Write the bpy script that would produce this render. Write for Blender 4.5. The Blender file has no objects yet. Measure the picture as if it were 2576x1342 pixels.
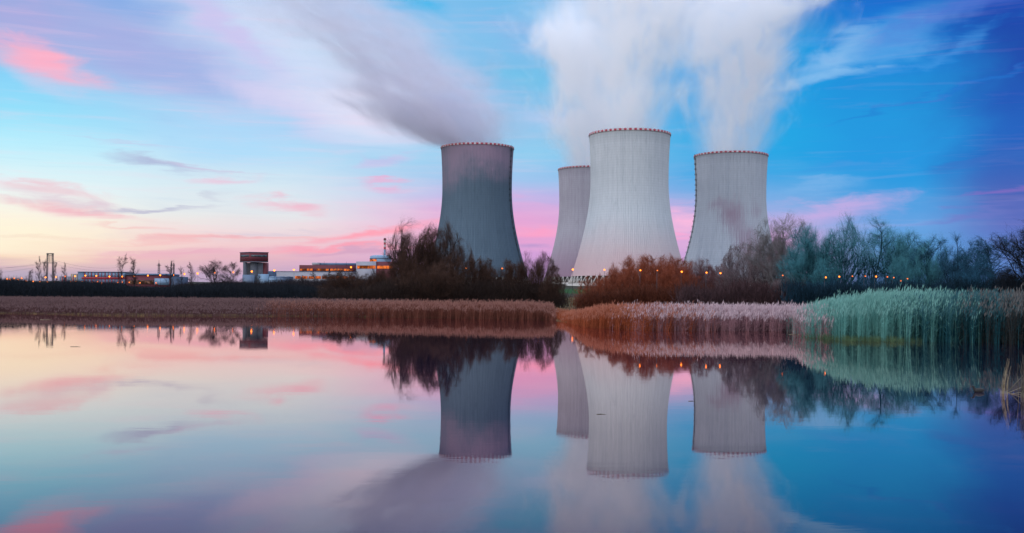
import bpy, math, random
import numpy as np
from mathutils import Vector

random.seed(7)
rng = np.random.default_rng(11)
sc = bpy.context.scene
COL = sc.collection
PI = math.pi

# ------------------------------------------------------------------ camera geometry
F, CX, CY = 2690.0, 1288.0, 753.5      # focal length and principal point, photo read at 2576 px wide
ROLL = 0.0065
CAM_H = 2.5

def uv(px, py):
    dx, dy = px - CX, py - CY
    return dx + ROLL * dy, dy - ROLL * dx

def at(px, py, D):
    """world point seen at photo position px,py at distance D"""
    u, v = uv(px, py)
    return Vector((u / F * D, D, CAM_H - v / F * D))

def xat(px, D, py=740):
    return uv(px, py)[0] / F * D

# ------------------------------------------------------------------ terrain
SHORE_PX = [(-300, 790), (0, 789), (300, 795), (800, 797), (1200, 803), (1385, 806), (1425, 812), (1470, 824),
            (1600, 831), (1990, 834), (2030, 848), (2120, 856), (2300, 859), (2480, 862), (2600, 868), (2750, 880)]
_sa, _sd = [], []
for _px, _py in SHORE_PX:
    _u, _v = uv(_px, _py)
    _sa.append(math.atan(_u / F)); _sd.append(CAM_H * F / _v / 1.0)
_sa = [-3.2, -2.2, -1.6, -1.0] + _sa + [1.0, 1.6, 2.2, 3.2]
_sd = [5, 6, 40, 130] + _sd + [42, 25, 6, 5]

def shore(az):
    return np.interp(az, _sa, _sd)          # forward distance y of the waterline for |az|<1

def ground_z(x, y):
    x = np.asarray(x, float); y = np.asarray(y, float)
    az = np.arctan2(x, y)
    r = np.hypot(x, y)
    fwd = np.where(np.abs(az) < 1.0, y, r)
    d = fwd - shore(az)
    t = np.clip((d + 2.5) / 4.0, 0, 1)
    base = -1.0 + 1.22 * t * t * (3 - 2 * t)
    rise = np.clip((np.minimum(fwd, 1350) - 300) * 0.0205, 0, None)
    soft = np.clip((fwd - 150) / 120, 0, 1)
    front = np.clip(np.cos(az) * 2.0, 0, 1)
    nearbank = np.clip(d / 60, 0, 1) * 0.35
    return base + rise * soft * front + nearbank * t

def gz(x, y):
    return float(ground_z(x, y))

# ------------------------------------------------------------------ colour
def lin(c):
    return tuple(((v / 255) / 12.92 if v / 255 <= 0.04045 else ((v / 255 + 0.055) / 1.055) ** 2.4) for v in c)

class NT:
    """small node-tree helper"""
    def __init__(s, tree):
        s.t = tree; tree.nodes.clear()
    def n(s, kind, **kw):
        nd = s.t.nodes.new(kind)
        for k, v in kw.items(): setattr(nd, k, v)
        return nd
    def put(s, sock, v):
        if isinstance(v, bpy.types.NodeSocket): s.t.links.new(v, sock)
        else: sock.default_value = v
    def m(s, op, a, b=0.0, c=0.0, clamp=False):
        nd = s.n('ShaderNodeMath', operation=op, use_clamp=clamp)
        for i, v in enumerate((a, b, c)): s.put(nd.inputs[i], v)
        return nd.outputs[0]
    def ss(s, x, lo, hi, o0=0.0, o1=1.0):
        nd = s.n('ShaderNodeMapRange', interpolation_type='SMOOTHSTEP')
        for i, v in enumerate((x, lo, hi, o0, o1)): s.put(nd.inputs[i], v)
        return nd.outputs[0]
    def mix(s, f, a, b, blend='MIX'):
        nd = s.n('ShaderNodeMix', data_type='RGBA', blend_type=blend)
        s.put(nd.inputs[0], f)
        for i, v in ((6, a), (7, b)):
            if not isinstance(v, bpy.types.NodeSocket): v = tuple(v)[:3] + (1,)
            s.put(nd.inputs[i], v)
        return nd.outputs[2]
    def noise(s, vec, scale, detail=3.0, rough=0.5, dist=0.0):
        nd = s.n('ShaderNodeTexNoise')
        s.put(nd.inputs['Vector'], vec); s.put(nd.inputs['Scale'], scale)
        nd.inputs['Detail'].default_value = detail; nd.inputs['Roughness'].default_value = rough
        nd.inputs['Distortion'].default_value = dist
        return nd.outputs['Fac']
    def xyz(s, x, y, z):
        nd = s.n('ShaderNodeCombineXYZ')
        for i, v in enumerate((x, y, z)): s.put(nd.inputs[i], v)
        return nd.outputs[0]
    def sep(s, v):
        nd = s.n('ShaderNodeSeparateXYZ'); s.put(nd.inputs[0], v)
        return nd.outputs
    def ramp(s, f, stops, interp='LINEAR'):
        nd = s.n('ShaderNodeValToRGB'); s.put(nd.inputs[0], f)
        cr = nd.color_ramp; cr.interpolation = interp
        while len(cr.elements) < len(stops): cr.elements.new(0.5)
        for e, (p, c) in zip(cr.elements, sorted(stops)):
            e.position = p; e.color = tuple(c)[:3] + (1,)
        return nd.outputs[0]

def new_mat(name):
    m = bpy.data.materials.new(name); m.use_nodes = True
    return m, NT(m.node_tree)

def finish(nt, shader, disp=None, vol=False):
    o = nt.n('ShaderNodeOutputMaterial')
    nt.t.links.new(shader, o.inputs['Volume' if vol else 'Surface'])

def bsdf(nt, color, rough=0.7, metal=0.0, spec=0.3, normal=None):
    b = nt.n('ShaderNodeBsdfPrincipled')
    nt.put(b.inputs['Base Color'], color if isinstance(color, bpy.types.NodeSocket) else tuple(color)[:3] + (1,))
    nt.put(b.inputs['Roughness'], rough); nt.put(b.inputs['Metallic'], metal)
    nt.put(b.inputs['Specular IOR Level'], spec)
    if normal is not None: nt.t.links.new(normal, b.inputs['Normal'])
    return b

def bump(nt, h, strength=0.3, dist=0.1):
    b = nt.n('ShaderNodeBump'); b.inputs['Strength'].default_value = strength; b.inputs['Distance'].default_value = dist
    nt.t.links.new(h, b.inputs['Height']); return b.outputs[0]

def plain(name, color, rough=0.7, metal=0.0, var=0.25, scale=0.6, spec=0.3):
    m, nt = new_mat(name)
    tc = nt.n('ShaderNodeTexCoord')
    f = nt.noise(tc.outputs['Object'], scale, 5, 0.6)
    c = nt.mix(nt.ss(f, 0.3, 0.7), tuple(v * (1 - var) for v in color), tuple(v * (1 + var) for v in color))
    finish(nt, bsdf(nt, c, rough, metal, spec).outputs[0])
    return m

def glow(name, color, strength, patchy=False):
    m, nt = new_mat(name)
    e = nt.n('ShaderNodeEmission'); e.inputs[0].default_value = tuple(color) + (1,); e.inputs[1].default_value = strength
    if patchy:
        tc = nt.n('ShaderNodeTexCoord')
        f = nt.noise(tc.outputs['Object'], 0.16, 3, 0.7)
        nt.put(e.inputs[1], nt.ss(f, 0.4, 0.62, strength * 0.12, strength))
    finish(nt, e.outputs[0])
    return m

# ------------------------------------------------------------------ mesh helpers
def mesh_np(name, verts, quads=None, tris=None, mat_q=None, mat_t=None, smooth=False):
    me = bpy.data.meshes.new(name)
    verts = np.asarray(verts, np.float32).reshape(-1, 3)
    quads = np.zeros((0, 4), np.int32) if quads is None else np.asarray(quads, np.int32).reshape(-1, 4)
    tris = np.zeros((0, 3), np.int32) if tris is None else np.asarray(tris, np.int32).reshape(-1, 3)
    nq, ntri = len(quads), len(tris)
    me.vertices.add(len(verts)); me.vertices.foreach_set('co', verts.ravel())
    me.loops.add(nq * 4 + ntri * 3)
    me.loops.foreach_set('vertex_index', np.concatenate([quads.ravel(), tris.ravel()]).astype(np.int32))
    me.polygons.add(nq + ntri)
    starts = np.concatenate([np.arange(nq) * 4, nq * 4 + np.arange(ntri) * 3]).astype(np.int32)
    me.polygons.foreach_set('loop_start', starts)
    mi = np.zeros(nq + ntri, np.int32)
    if mat_q is not None: mi[:nq] = mat_q
    if mat_t is not None: mi[nq:] = mat_t
    me.polygons.foreach_set('material_index', mi)
    if smooth: me.polygons.foreach_set('use_smooth', np.ones(nq + ntri, bool))
    me.update(calc_edges=True); me.validate()
    return me

def link(name, me, mats, parent=None, loc=None):
    o = bpy.data.objects.new(name, me); COL.objects.link(o)
    if mats is not None:
        for m in (mats if isinstance(mats, (list, tuple)) else [mats]):
            me.materials.append(m)
    if parent is not None: o.parent = parent
    if loc is not None: o.location = loc
    return o

def tag(o, label=None, cat=None, group=None, kind=None):
    if label: o['label'] = label
    if cat: o['category'] = cat
    if group: o['group'] = group
    if kind: o['kind'] = kind
    return o

def root(name, loc, label, cat, group=None, rz=0.0):
    o = bpy.data.objects.new(name, None); COL.objects.link(o)
    o.location = loc; o.rotation_euler = (0, 0, rz); o.empty_display_size = 0.3
    return tag(o, label, cat, group)

def copy_tree(o, parent=None):
    c = o.copy(); COL.objects.link(c)
    if parent is not None: c.parent = parent
    for ch in [k for k in o.children]: copy_tree(ch, c)
    return c

class MB:
    """collects boxes, tubes and lathes into one mesh"""
    def __init__(s): s.v = []; s.q = []; s.t = []; s.n = 0; s.mq = []; s.mt = []
    def _add(s, v, q=(), t=(), mi=0):
        v = [tuple(p) for p in v]
        s.v += v
        s.q += [tuple(i + s.n for i in f) for f in q]; s.mq += [mi] * len(q)
        s.t += [tuple(i + s.n for i in f) for f in t]; s.mt += [mi] * len(t)
        s.n += len(v); return s
    def box(s, c, d, mi=0):
        x, y, z = c; a, b, h = d[0] / 2, d[1] / 2, d[2] / 2
        v = [(x + i * a, y + j * b, z + k * h) for k in (-1, 1) for j in (-1, 1) for i in (-1, 1)]
        return s._add(v, [(0, 2, 3, 1), (4, 5, 7, 6), (0, 1, 5, 4), (2, 6, 7, 3), (0, 4, 6, 2), (1, 3, 7, 5)], mi=mi)
    def bar(s, p0, p1, r0, r1=None, sides=5, mi=0, caps=True):
        r1 = r0 if r1 is None else r1
        p0, p1 = Vector(p0), Vector(p1); d = (p1 - p0).normalized()
        a = d.orthogonal().normalized(); b = d.cross(a)
        v = []
        for p, r in ((p0, r0), (p1, r1)):
            for i in range(sides):
                t = 2 * PI * i / sides
                v.append(p + a * (r * math.cos(t)) + b * (r * math.sin(t)))
        q = [(i, (i + 1) % sides, sides + (i + 1) % sides, sides + i) for i in range(sides)]
        t = []
        if caps:
            for i in range(1, sides - 1):
                t.append((0, i + 1, i)); t.append((sides, sides + i, sides + i + 1))
        return s._add(v, q, t, mi)
    def lathe(s, prof, sides=24, c=(0, 0, 0), mi=0, arc=(0, 2 * PI)):
        v = []; full = abs(arc[1] - arc[0] - 2 * PI) < 1e-6
        n = sides if full else sides + 1
        for r, z in prof:
            for i in range(n):
                t = arc[0] + (arc[1] - arc[0]) * i / sides
                v.append((c[0] + r * math.cos(t), c[1] + r * math.sin(t), c[2] + z))
        q = []
        for k in range(len(prof) - 1):
            for i in range(sides):
                j = (i + 1) % n
                q.append((k * n + i, k * n + j, (k + 1) * n + j, (k + 1) * n + i))
        return s._add(v, q, mi=mi)
    def path(s, pts, r, sides=4, mi=0):
        for a, b in zip(pts[:-1], pts[1:]): s.bar(a, b, r, r, sides, mi, False)
        return s
    def build(s, name, mats, parent=None, loc=None, smooth=False):
        me = mesh_np(name, np.array(s.v), s.q or None, s.t or None, s.mq or None, s.mt or None, smooth)
        return link(name, me, mats, parent, loc)

# ------------------------------------------------------------------ world: dusk sky
def px_dir(px, py):
    u, v = uv(px, py)
    return math.atan(u / F), math.atan(-v / math.hypot(F, u))

SUN_EL, SUN_AZ = math.radians(16), math.radians(-118)      # azimuth from +Y towards +X

def build_world():
    w = bpy.data.worlds.new("World"); sc.world = w; w.use_nodes = True
    nt = NT(w.node_tree)
    tc = nt.n('ShaderNodeTexCoord')
    x, y, z = nt.sep(tc.outputs['Generated'])
    az = nt.m('ARCTAN2', x, y)
    el = nt.m('ARCSINE', z)
    # cloud noises, stretched along the horizon
    n_str = nt.noise(nt.xyz(nt.m('MULTIPLY', az, 3.2), nt.m('MULTIPLY', el, 26.0), 0.0), 1.6, 5, 0.55, 0.6)
    n_soft = nt.noise(nt.xyz(nt.m('MULTIPLY', az, 5.0), nt.m('MULTIPLY', el, 9.0), 3.0), 1.5, 5, 0.55, 0.3)
    n_edge = nt.noise(nt.xyz(nt.m('MULTIPLY', az, 14.0), nt.m('MULTIPLY', el, 44.0), 7.0), 1.4, 5, 0.6, 0.8)
    # wandering offsets so that no cloud edge is a clean curve
    azd = nt.m('ADD', az, nt.m('MULTIPLY', nt.m('SUBTRACT', n_soft, 0.5), 0.10))
    eld = nt.m('ADD', el, nt.m('ADD', nt.m('MULTIPLY', nt.m('SUBTRACT', n_str, 0.5), 0.040),
                               nt.m('MULTIPLY', nt.m('SUBTRACT', n_edge, 0.5), 0.012)))
    cols = {
        0: [(745, (150, 146, 172)), (702, (172, 163, 188)), (668, (214, 184, 190)), (644, (248, 216, 192)), (600, (255, 242, 212)), (540, (252, 246, 226)),
            (470, (232, 245, 246)), (360, (188, 238, 253)), (270, (152, 224, 250)), (190, (140, 212, 248)), (120, (160, 190, 232)), (0, (150, 170, 222))],
        640: [(745, (176, 160, 190)), (690, (190, 165, 196)), (655, (228, 182, 196)), (620, (240, 202, 208)), (580, (238, 218, 222)), (540, (228, 230, 234)),
              (470, (214, 232, 242)), (400, (194, 224, 245)), (330, (176, 214, 246)), (250, (178, 204, 240)), (150, (184, 206, 241)), (0, (180, 206, 240))],
        1288: [(745, (185, 150, 200)), (690, (196, 160, 214)), (640, (208, 158, 214)), (585, (238, 164, 208)), (535, (222, 166, 216)), (495, (196, 182, 230)),
               (450, (162, 196, 236)), (400, (146, 204, 238)), (300, (138, 196, 234)), (180, (126, 190, 232)), (90, (128, 192, 235)), (0, (120, 188, 234))],
        1932: [(745, (180, 150, 205)), (680, (196, 160, 214)), (600, (214, 170, 220)), (560, (180, 172, 224)), (500, (118, 170, 226)), (440, (64, 164, 226)),
               (350, (26, 164, 226)), (270, (10, 160, 226)), (200, (22, 158, 224)), (120, (44, 158, 224)), (60, (18, 140, 212)), (0, (0, 126, 204))],
        2230: [(745, (96, 140, 205)), (660, (86, 150, 212)), (610, (92, 158, 220)), (560, (104, 160, 224)), (500, (58, 154, 222)), (400, (18, 148, 222)),
               (300, (4, 148, 220)), (200, (12, 140, 216)), (100, (36, 128, 214)), (0, (26, 108, 204))],
        2576: [(745, (82, 120, 192)), (660, (88, 128, 200)), (610, (86, 116, 196)), (560, (90, 106, 188)), (500, (72, 94, 180)), (400, (40, 94, 184)),
               (320, (20, 92, 188)), (240, (0, 80, 180)), (160, (0, 68, 170)), (100, (0, 64, 166)), (50, (14, 66, 168)), (0, (24, 74, 176))],
    }
    ELMAX = 0.30
    eln = nt.m('DIVIDE', nt.m('ADD', el, nt.m('MULTIPLY', nt.m('SUBTRACT', n_str, 0.5), 0.018)), ELMAX, clamp=True)
    prev = None; keys = sorted(cols)
    for k in keys:
        stops = []
        for py, c in cols[k]:
            e = px_dir(k, py)[1]
            stops.append((max(0, min(1, e / ELMAX)), lin(c)))
        r = nt.ramp(eln, stops)
        if prev is None: prev = r
        else:
            a0, a1 = px_dir(keys[keys.index(k) - 1], 400)[0], px_dir(k, 400)[0]
            prev = nt.mix(nt.ss(azd, a0, a1), prev, r)
    col = prev

    def blob(px, py, rx, ry, ang, c, k, rough=0.5, soft=0.0, edge=None):
        nonlocal col
        a0, e0 = px_dir(px, py)
        ca, sa = math.cos(math.radians(ang)), math.sin(math.radians(ang))
        A = nt.m('SUBTRACT', azd, a0); E = nt.m('SUBTRACT', eld, e0)
        # ang > 0 tilts down to the right as seen
        p = nt.m('SUBTRACT', nt.m('MULTIPLY', A, ca), nt.m('MULTIPLY', E, sa))
        q = nt.m('ADD', nt.m('MULTIPLY', A, sa), nt.m('MULTIPLY', E, ca))
        p = nt.m('DIVIDE', p, rx / F); q = nt.m('DIVIDE', q, ry / F)
        r = nt.m('SQRT', nt.m('ADD', nt.m('MULTIPLY', p, p), nt.m('MULTIPLY', q, q)))
        nz = n_edge if edge is None else edge
        r = nt.m('ADD', r, nt.m('MULTIPLY', nt.m('SUBTRACT', nz, 0.5), rough * 2.0))
        f = nt.ss(r, 1.15, soft, 0.0, k)
        col = nt.mix(f, col, lin(c))

    # --- large soft masses
    blob(300, 120, 380, 130, 12, (170, 174, 225), .80, .25)
    blob(60, 60, 150, 60, 5, (178, 172, 222), .55, .5)
    blob(330, 8, 150, 40, 0, (132, 172, 230), .75, .3)
    blob(480, 190, 190, 60, 20, (160, 178, 228), .55, .4)
    blob(110, 158, 185, 40, 17, (255, 178, 200), .95, .45)
    blob(40, 96, 90, 18, 8, (222, 180, 215), .7, .6)
    blob(120, 208, 110, 26, 18, (196, 208, 238), .75, .5)
    blob(620, 372, 250, 62, 3, (170, 220, 251), .65, .3)
    blob(790, 130, 470, 165, 24, (212, 221, 246), .96, .2)
    blob(560, 70, 240, 45, 38, (206, 196, 238), .75, .25)
    blob(700, 262, 240, 46, 26, (210, 202, 238), .70, .35)
    blob(900, 290, 300, 85, 12, (228, 226, 247), .9, .2)
    blob(820, 120, 190, 80, 10, (198, 222, 247), .6, .2)
    blob(1120, 260, 230, 110, 20, (176, 192, 228), .55, .35)
    blob(1050, 15, 100, 48, 0, (44, 182, 236), .85, .35)
    blob(1330, 90, 200, 60, 8, (150, 184, 232), .55, .5)
    blob(1300, 190, 170, 30, 6, (112, 196, 234), .6, .5)
    blob(1370, 300, 150, 38, 2, (200, 205, 238), .55, .5)
    # --- left streaky clouds
    blob(420, 418, 200, 15, 5, (176, 184, 216), .85, .5)
    blob(560, 432, 150, 9, 6, (204, 194, 222), .7, .6)
    blob(330, 366, 150, 8, 2, (196, 200, 232), .5, .6)
    blob(80, 470, 190, 22, 4, (238, 196, 206), .75, .6)
    blob(170, 505, 170, 16, 2, (220, 196, 212), .75, .7)
    blob(190, 526, 200, 18, 6, (242, 184, 196), .9, .55)
    blob(400, 514, 190, 9, -6, (186, 186, 210), .85, .45)
    blob(590, 462, 90, 13, -4, (236, 190, 214), .65, .7)
    blob(720, 518, 100, 20, 4, (242, 184, 204), .85, .6)
    blob(340, 576, 110, 7, 3, (242, 190, 188), .6, .7)
    blob(100, 604, 150, 9, 2, (238, 196, 182), .6, .7)
    blob(560, 600, 330, 11, -4, (244, 180, 186), .8, .6)
    blob(700, 580, 260, 9, -3, (216, 204, 218), .6, .7)
    blob(930, 585, 240, 18, -8, (255, 156, 176), .92, .6)
    blob(820, 630, 290, 12, -5, (250, 158, 180), .85, .6)
    blob(470, 640, 300, 12, -3, (232, 172, 194), .7, .6)
    blob(900, 640, 240, 12, -4, (206, 156, 190), .7, .6)
    blob(20, 600, 300, 55, 0, (255, 246, 222), .55, .3)
    blob(250, 690, 330, 22, 0, (172, 162, 192), .5, .4)
    # --- centre
    blob(1000, 400, 90, 16, -10, (206, 190, 232), .60, .85)
    blob(990, 466, 70, 13, 2, (234, 172, 210), .70, .85)
    blob(1340, 585, 110, 22, -3, (250, 160, 200), .85, .5)
    blob(1340, 520, 130, 26, 2, (218, 172, 220), .65, .5)
    blob(1335, 618, 60, 8, 0, (180, 150, 205), .7, .5)
    blob(1725, 560, 75, 46, 0, (255, 186, 222), .85, .4)
    blob(1715, 600, 70, 12, 0, (248, 168, 212), .7, .5)
    # --- right
    blob(2040, 524, 190, 34, -4, (210, 172, 226), .70, .85)
    blob(2120, 560, 190, 14, -3, (150, 170, 226), .6, .6)
    blob(2000, 470, 150, 14, -5, (120, 176, 230), .7, .6)
    blob(2160, 415, 260, 12, -7, (64, 150, 222), .55, .7)
    blob(2230, 110, 330, 70, -22, (96, 172, 232), .72, .6, edge=n_soft)
    blob(2110, 140, 120, 60, -35, (150, 196, 238), .70, .6)
    blob(2110, 200, 190, 16, -10, (150, 198, 240), .55, .8)
    blob(2330, 150, 240, 16, -20, (74, 150, 224), .6, .8)
    blob(2390, 42, 260, 36, -14, (84, 112, 206), .60, .75)
    blob(2380, 235, 260, 8, -18, (46, 116, 204), .65, .8)
    blob(2540, 488, 190, 10, -6, (128, 102, 190), .8, .6)
    blob(2500, 400, 200, 12, -6, (60, 104, 190), .5, .8)
    blob(2420, 540, 220, 9, -3, (110, 116, 196), .6, .7)
    # a low scatter of thin streaks everywhere
    n_fib = nt.noise(nt.xyz(nt.m('ADD', nt.m('MULTIPLY', az, 4.0), nt.m('MULTIPLY', el, 3.0)), nt.m('MULTIPLY', el, 60.0), 11.0), 2.0, 6, 0.62, 0.7)
    st = nt.ss(n_fib, 0.46, 0.76, 0.0, 0.38)
    col = nt.mix(nt.m('MULTIPLY', st, nt.ss(az, 0.30, -0.1, .30, 1.0)), col, nt.mix(0.45, col, lin((252, 205, 226))))
    dk = nt.m('MULTIPLY', nt.ss(n_fib, 0.48, 0.24, 0.0, 0.12), nt.ss(az, 0.36, 0.05, 0.0, 1.0))
    col = nt.mix(dk, col, nt.mix(0.6, col, lin((96, 150, 215))))
    hs = nt.n('ShaderNodeHueSaturation'); hs.inputs['Saturation'].default_value = 1.03; hs.inputs['Value'].default_value = 1.03
    nt.t.links.new(col, hs.inputs['Color']); col = hs.outputs[0]
    # the eastern sky behind the photographer and the zenith: pale lilac, unseen, brightened to light steam and towers
    back = nt.ss(y, 0.35, -0.45)
    col = nt.mix(back, col, (1.35, 1.32, 1.46))
    zen = nt.ss(el, 0.32, 0.9)
    col = nt.mix(zen, col, (1.35, 1.58, 2.0))
    sky = nt.n('ShaderNodeTexSky', sky_type='NISHITA', sun_disc=False)
    sky.sun_elevation = SUN_EL; sky.sun_rotation = SUN_AZ
    b1 = nt.n('ShaderNodeBackground'); nt.put(b1.inputs[0], col); b1.inputs[1].default_value = 0.96
    b2 = nt.n('ShaderNodeBackground'); nt.put(b2.inputs[0], sky.outputs[0]); b2.inputs[1].default_value = 0.006
    add = nt.n('ShaderNodeAddShader')
    nt.t.links.new(b1.outputs[0], add.inputs[0]); nt.t.links.new(b2.outputs[0], add.inputs[1])
    o = nt.n('ShaderNodeOutputWorld'); nt.t.links.new(add.outputs[0], o.inputs[0])
    w.cycles.sampling_method = 'MANUAL'; w.cycles.sample_map_resolution = 512

build_world()

# ------------------------------------------------------------------ camera, sun, render set-up
cd = bpy.data.cameras.new("camera"); cam = bpy.data.objects.new("camera", cd); COL.objects.link(cam)
cam.location = (0, 0, CAM_H); cam.rotation_euler = (PI / 2, -math.atan(ROLL), 0)
cd.sensor_width = 36; cd.lens = F / 2576 * 36; cd.shift_y = (CY - 671) / 2576
cd.clip_start = 0.1; cd.clip_end = 20000
sc.camera = cam

sd = bpy.data.lights.new("sun", 'SUN'); sun = bpy.data.objects.new("sun", sd); COL.objects.link(sun)
sd.energy = 0.9; sd.angle = math.radians(40); sd.color = (1.0, 0.90, 0.84)
sdir = Vector((math.sin(SUN_AZ) * math.cos(SUN_EL), math.cos(SUN_AZ) * math.cos(SUN_EL), math.sin(SUN_EL)))
sun.rotation_euler = sdir.to_track_quat('Z', 'Y').to_euler(); sun.location = sdir * 300

vs = sc.view_settings
vs.view_transform = 'Standard'; vs.look = 'None'; vs.exposure = 0.0; vs.gamma = 1.0; vs.use_curve_mapping = False
cy = sc.cycles
cy.max_bounces = 12; cy.diffuse_bounces = 2; cy.glossy_bounces = 3; cy.transmission_bounces = 2
cy.volume_bounces = 10; cy.transparent_max_bounces = 8
cy.volume_step_rate = 0.4; cy.volume_max_steps = 128
cy.use_denoising = True
cy.use_adaptive_sampling = True; cy.adaptive_threshold = 0.015
cy.sample_clamp_indirect = 4.0

# ------------------------------------------------------------------ ground, water
def build_ground():
    naz, radii = 480, np.unique(np.concatenate([np.linspace(1, 60, 24), np.linspace(60, 240, 100), np.geomspace(240, 9000, 60)]))
    azs = np.linspace(-PI, PI, naz, endpoint=False)
    A, R = np.meshgrid(azs, radii)
    # finer where the photo looks
    A = np.where(np.abs(A) < PI, PI * (0.35 * (A / PI) + 0.65 * (A / PI) ** 3), A)
    X, Y = R * np.sin(A), R * np.cos(A)
    Z = ground_z(X, Y)
    und = 0.25 * np.sin(X * 0.13 + 1.3) * np.sin(Y * 0.09) + 0.12 * np.sin(X * 0.41) * np.sin(Y * 0.37 + 2)
    Z = Z + und * np.clip(Z, 0, 1)
    v = np.stack([X, Y, Z], -1).reshape(-1, 3)
    nr = len(radii)
    i = np.arange(nr - 1)[:, None] * naz; j = np.arange(naz)[None, :]; j2 = (j + 1) % naz
    q = np.stack([i + j, i + j2, i + naz + j2, i + naz + j], -1).reshape(-1, 4)[:, ::-1]
    c = np.array([[0, 0, gz(0, 0.01)]]); v = np.concatenate([v, c])
    t = np.stack([np.full(naz, len(v) - 1), np.arange(naz), (np.arange(naz) + 1) % naz], -1)[:, ::-1]
    m, nt = new_mat('ground_soil')
    tc = nt.n('ShaderNodeTexCoord'); P = tc.outputs['Object']
    x, y, z = nt.sep(P)
    n1 = nt.noise(P, 0.05, 6, 0.6); n2 = nt.noise(P, 0.6, 5, 0.65); n3 = nt.noise(P, 4.0, 4, 0.6)
    marsh = nt.mix(nt.ss(n2, .35, .7), (0.060, 0.034, 0.016), (0.14, 0.085, 0.035))
    field = nt.mix(nt.ss(n2, .3, .7), (0.008, 0.040, 0.010), (0.018, 0.075, 0.016))
    rough_ = nt.mix(nt.ss(n2, .3, .7), (0.018, 0.022, 0.016), (0.045, 0.042, 0.026))
    dist = nt.m('ADD', y, nt.m('MULTIPLY', nt.m('SUBTRACT', n1, 0.5), 40))
    c = nt.mix(nt.ss(dist, 285, 300), marsh, nt.mix(nt.m('MULTIPLY', nt.ss(dist, 460, 430), nt.ss(x, 0, 12)), rough_, (0.085, 0.066, 0.026)))
    fm = nt.m('MULTIPLY', nt.ss(dist, 545, 565), nt.ss(dist, 775, 745))
    fm = nt.m('MULTIPLY', fm, nt.ss(x, -10, 5))
    c = nt.mix(fm, c, field)
    c = nt.mix(nt.ss(n3, .4, .7, 0, .45), c, nt.mix(0.5, c, (0.02, 0.02, 0.015)))
    finish(nt, bsdf(nt, c, 0.95, 0, 0.1, bump(nt, n3, 0.5, 0.3)).outputs[0])
    tag(link('ground', mesh_np('ground', v, q, t, smooth=True), m), kind='structure')

def build_water():
    m, nt = new_mat('pond_water')
    tc = nt.n('ShaderNodeTexCoord'); P = tc.outputs['Object']
    x, y, z = nt.sep(P)
    r1 = nt.noise(nt.xyz(nt.m('MULTIPLY', x, 0.5), nt.m('MULTIPLY', y, 1.3), 0), 1.1, 4, 0.55)
    r2 = nt.noise(P, 0.09, 4, 0.55)
    r3 = nt.noise(nt.xyz(x, nt.m('MULTIPLY', y, 1.8), 5.0), 3.2, 2, 0.5)
    h = nt.m('ADD', nt.m('MULTIPLY', r1, 0.0016), nt.m('MULTIPLY', nt.m('MULTIPLY', r3, 0.0007), nt.ss(r2, .42, .62, .15, 1.0)))
    nrm = bump(nt, h, 0.5, 1.0)
    g = nt.n('ShaderNodeBsdfGlossy'); g.inputs['Color'].default_value = (1.0, 0.86, 0.80, 1)
    nt.put(g.inputs['Roughness'], nt.ss(r2, .4, .65, 0.012, 0.03)); nt.t.links.new(nrm, g.inputs['Normal'])
    d = nt.n('ShaderNodeBsdfDiffuse'); d.inputs['Color'].default_value = (0.004, 0.012, 0.050, 1)
    lw = nt.n('ShaderNodeLayerWeight'); lw.inputs['Blend'].default_value = 0.5
    # facing is ~0.8 at the steepest view in the photo and ~1 towards the far bank
    f = nt.m('POWER', nt.m('SUBTRACT', 1.0, lw.outputs['Facing'], clamp=True), 1.5)
    f = nt.m('MAXIMUM', nt.m('SUBTRACT', 0.985, nt.m('MULTIPLY', f, 7.3)), 0.16)
    mx = nt.n('ShaderNodeMixShader'); nt.t.links.new(f, mx.inputs[0])
    nt.t.links.new(d.outputs[0], mx.inputs[1]); nt.t.links.new(g.outputs[0], mx.inputs[2])
    finish(nt, mx.outputs[0])
    n = 96
    a = np.linspace(0, 2 * PI, n, endpoint=False)
    v = np.concatenate([[[0, 120, 0]], np.stack([420 * np.cos(a), 120 + 300 * np.sin(a), 0 * a], -1)])
    t = np.stack([np.zeros(n), 1 + np.arange(n), 1 + (np.arange(n) + 1) % n], -1)
    # keep the sheet inside the basin
    v[1:, 1] = np.clip(v[1:, 1], -60, 205)
    tag(link('water', mesh_np('water', v, None, t), m), kind='structure')

build_ground(); build_water()

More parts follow.
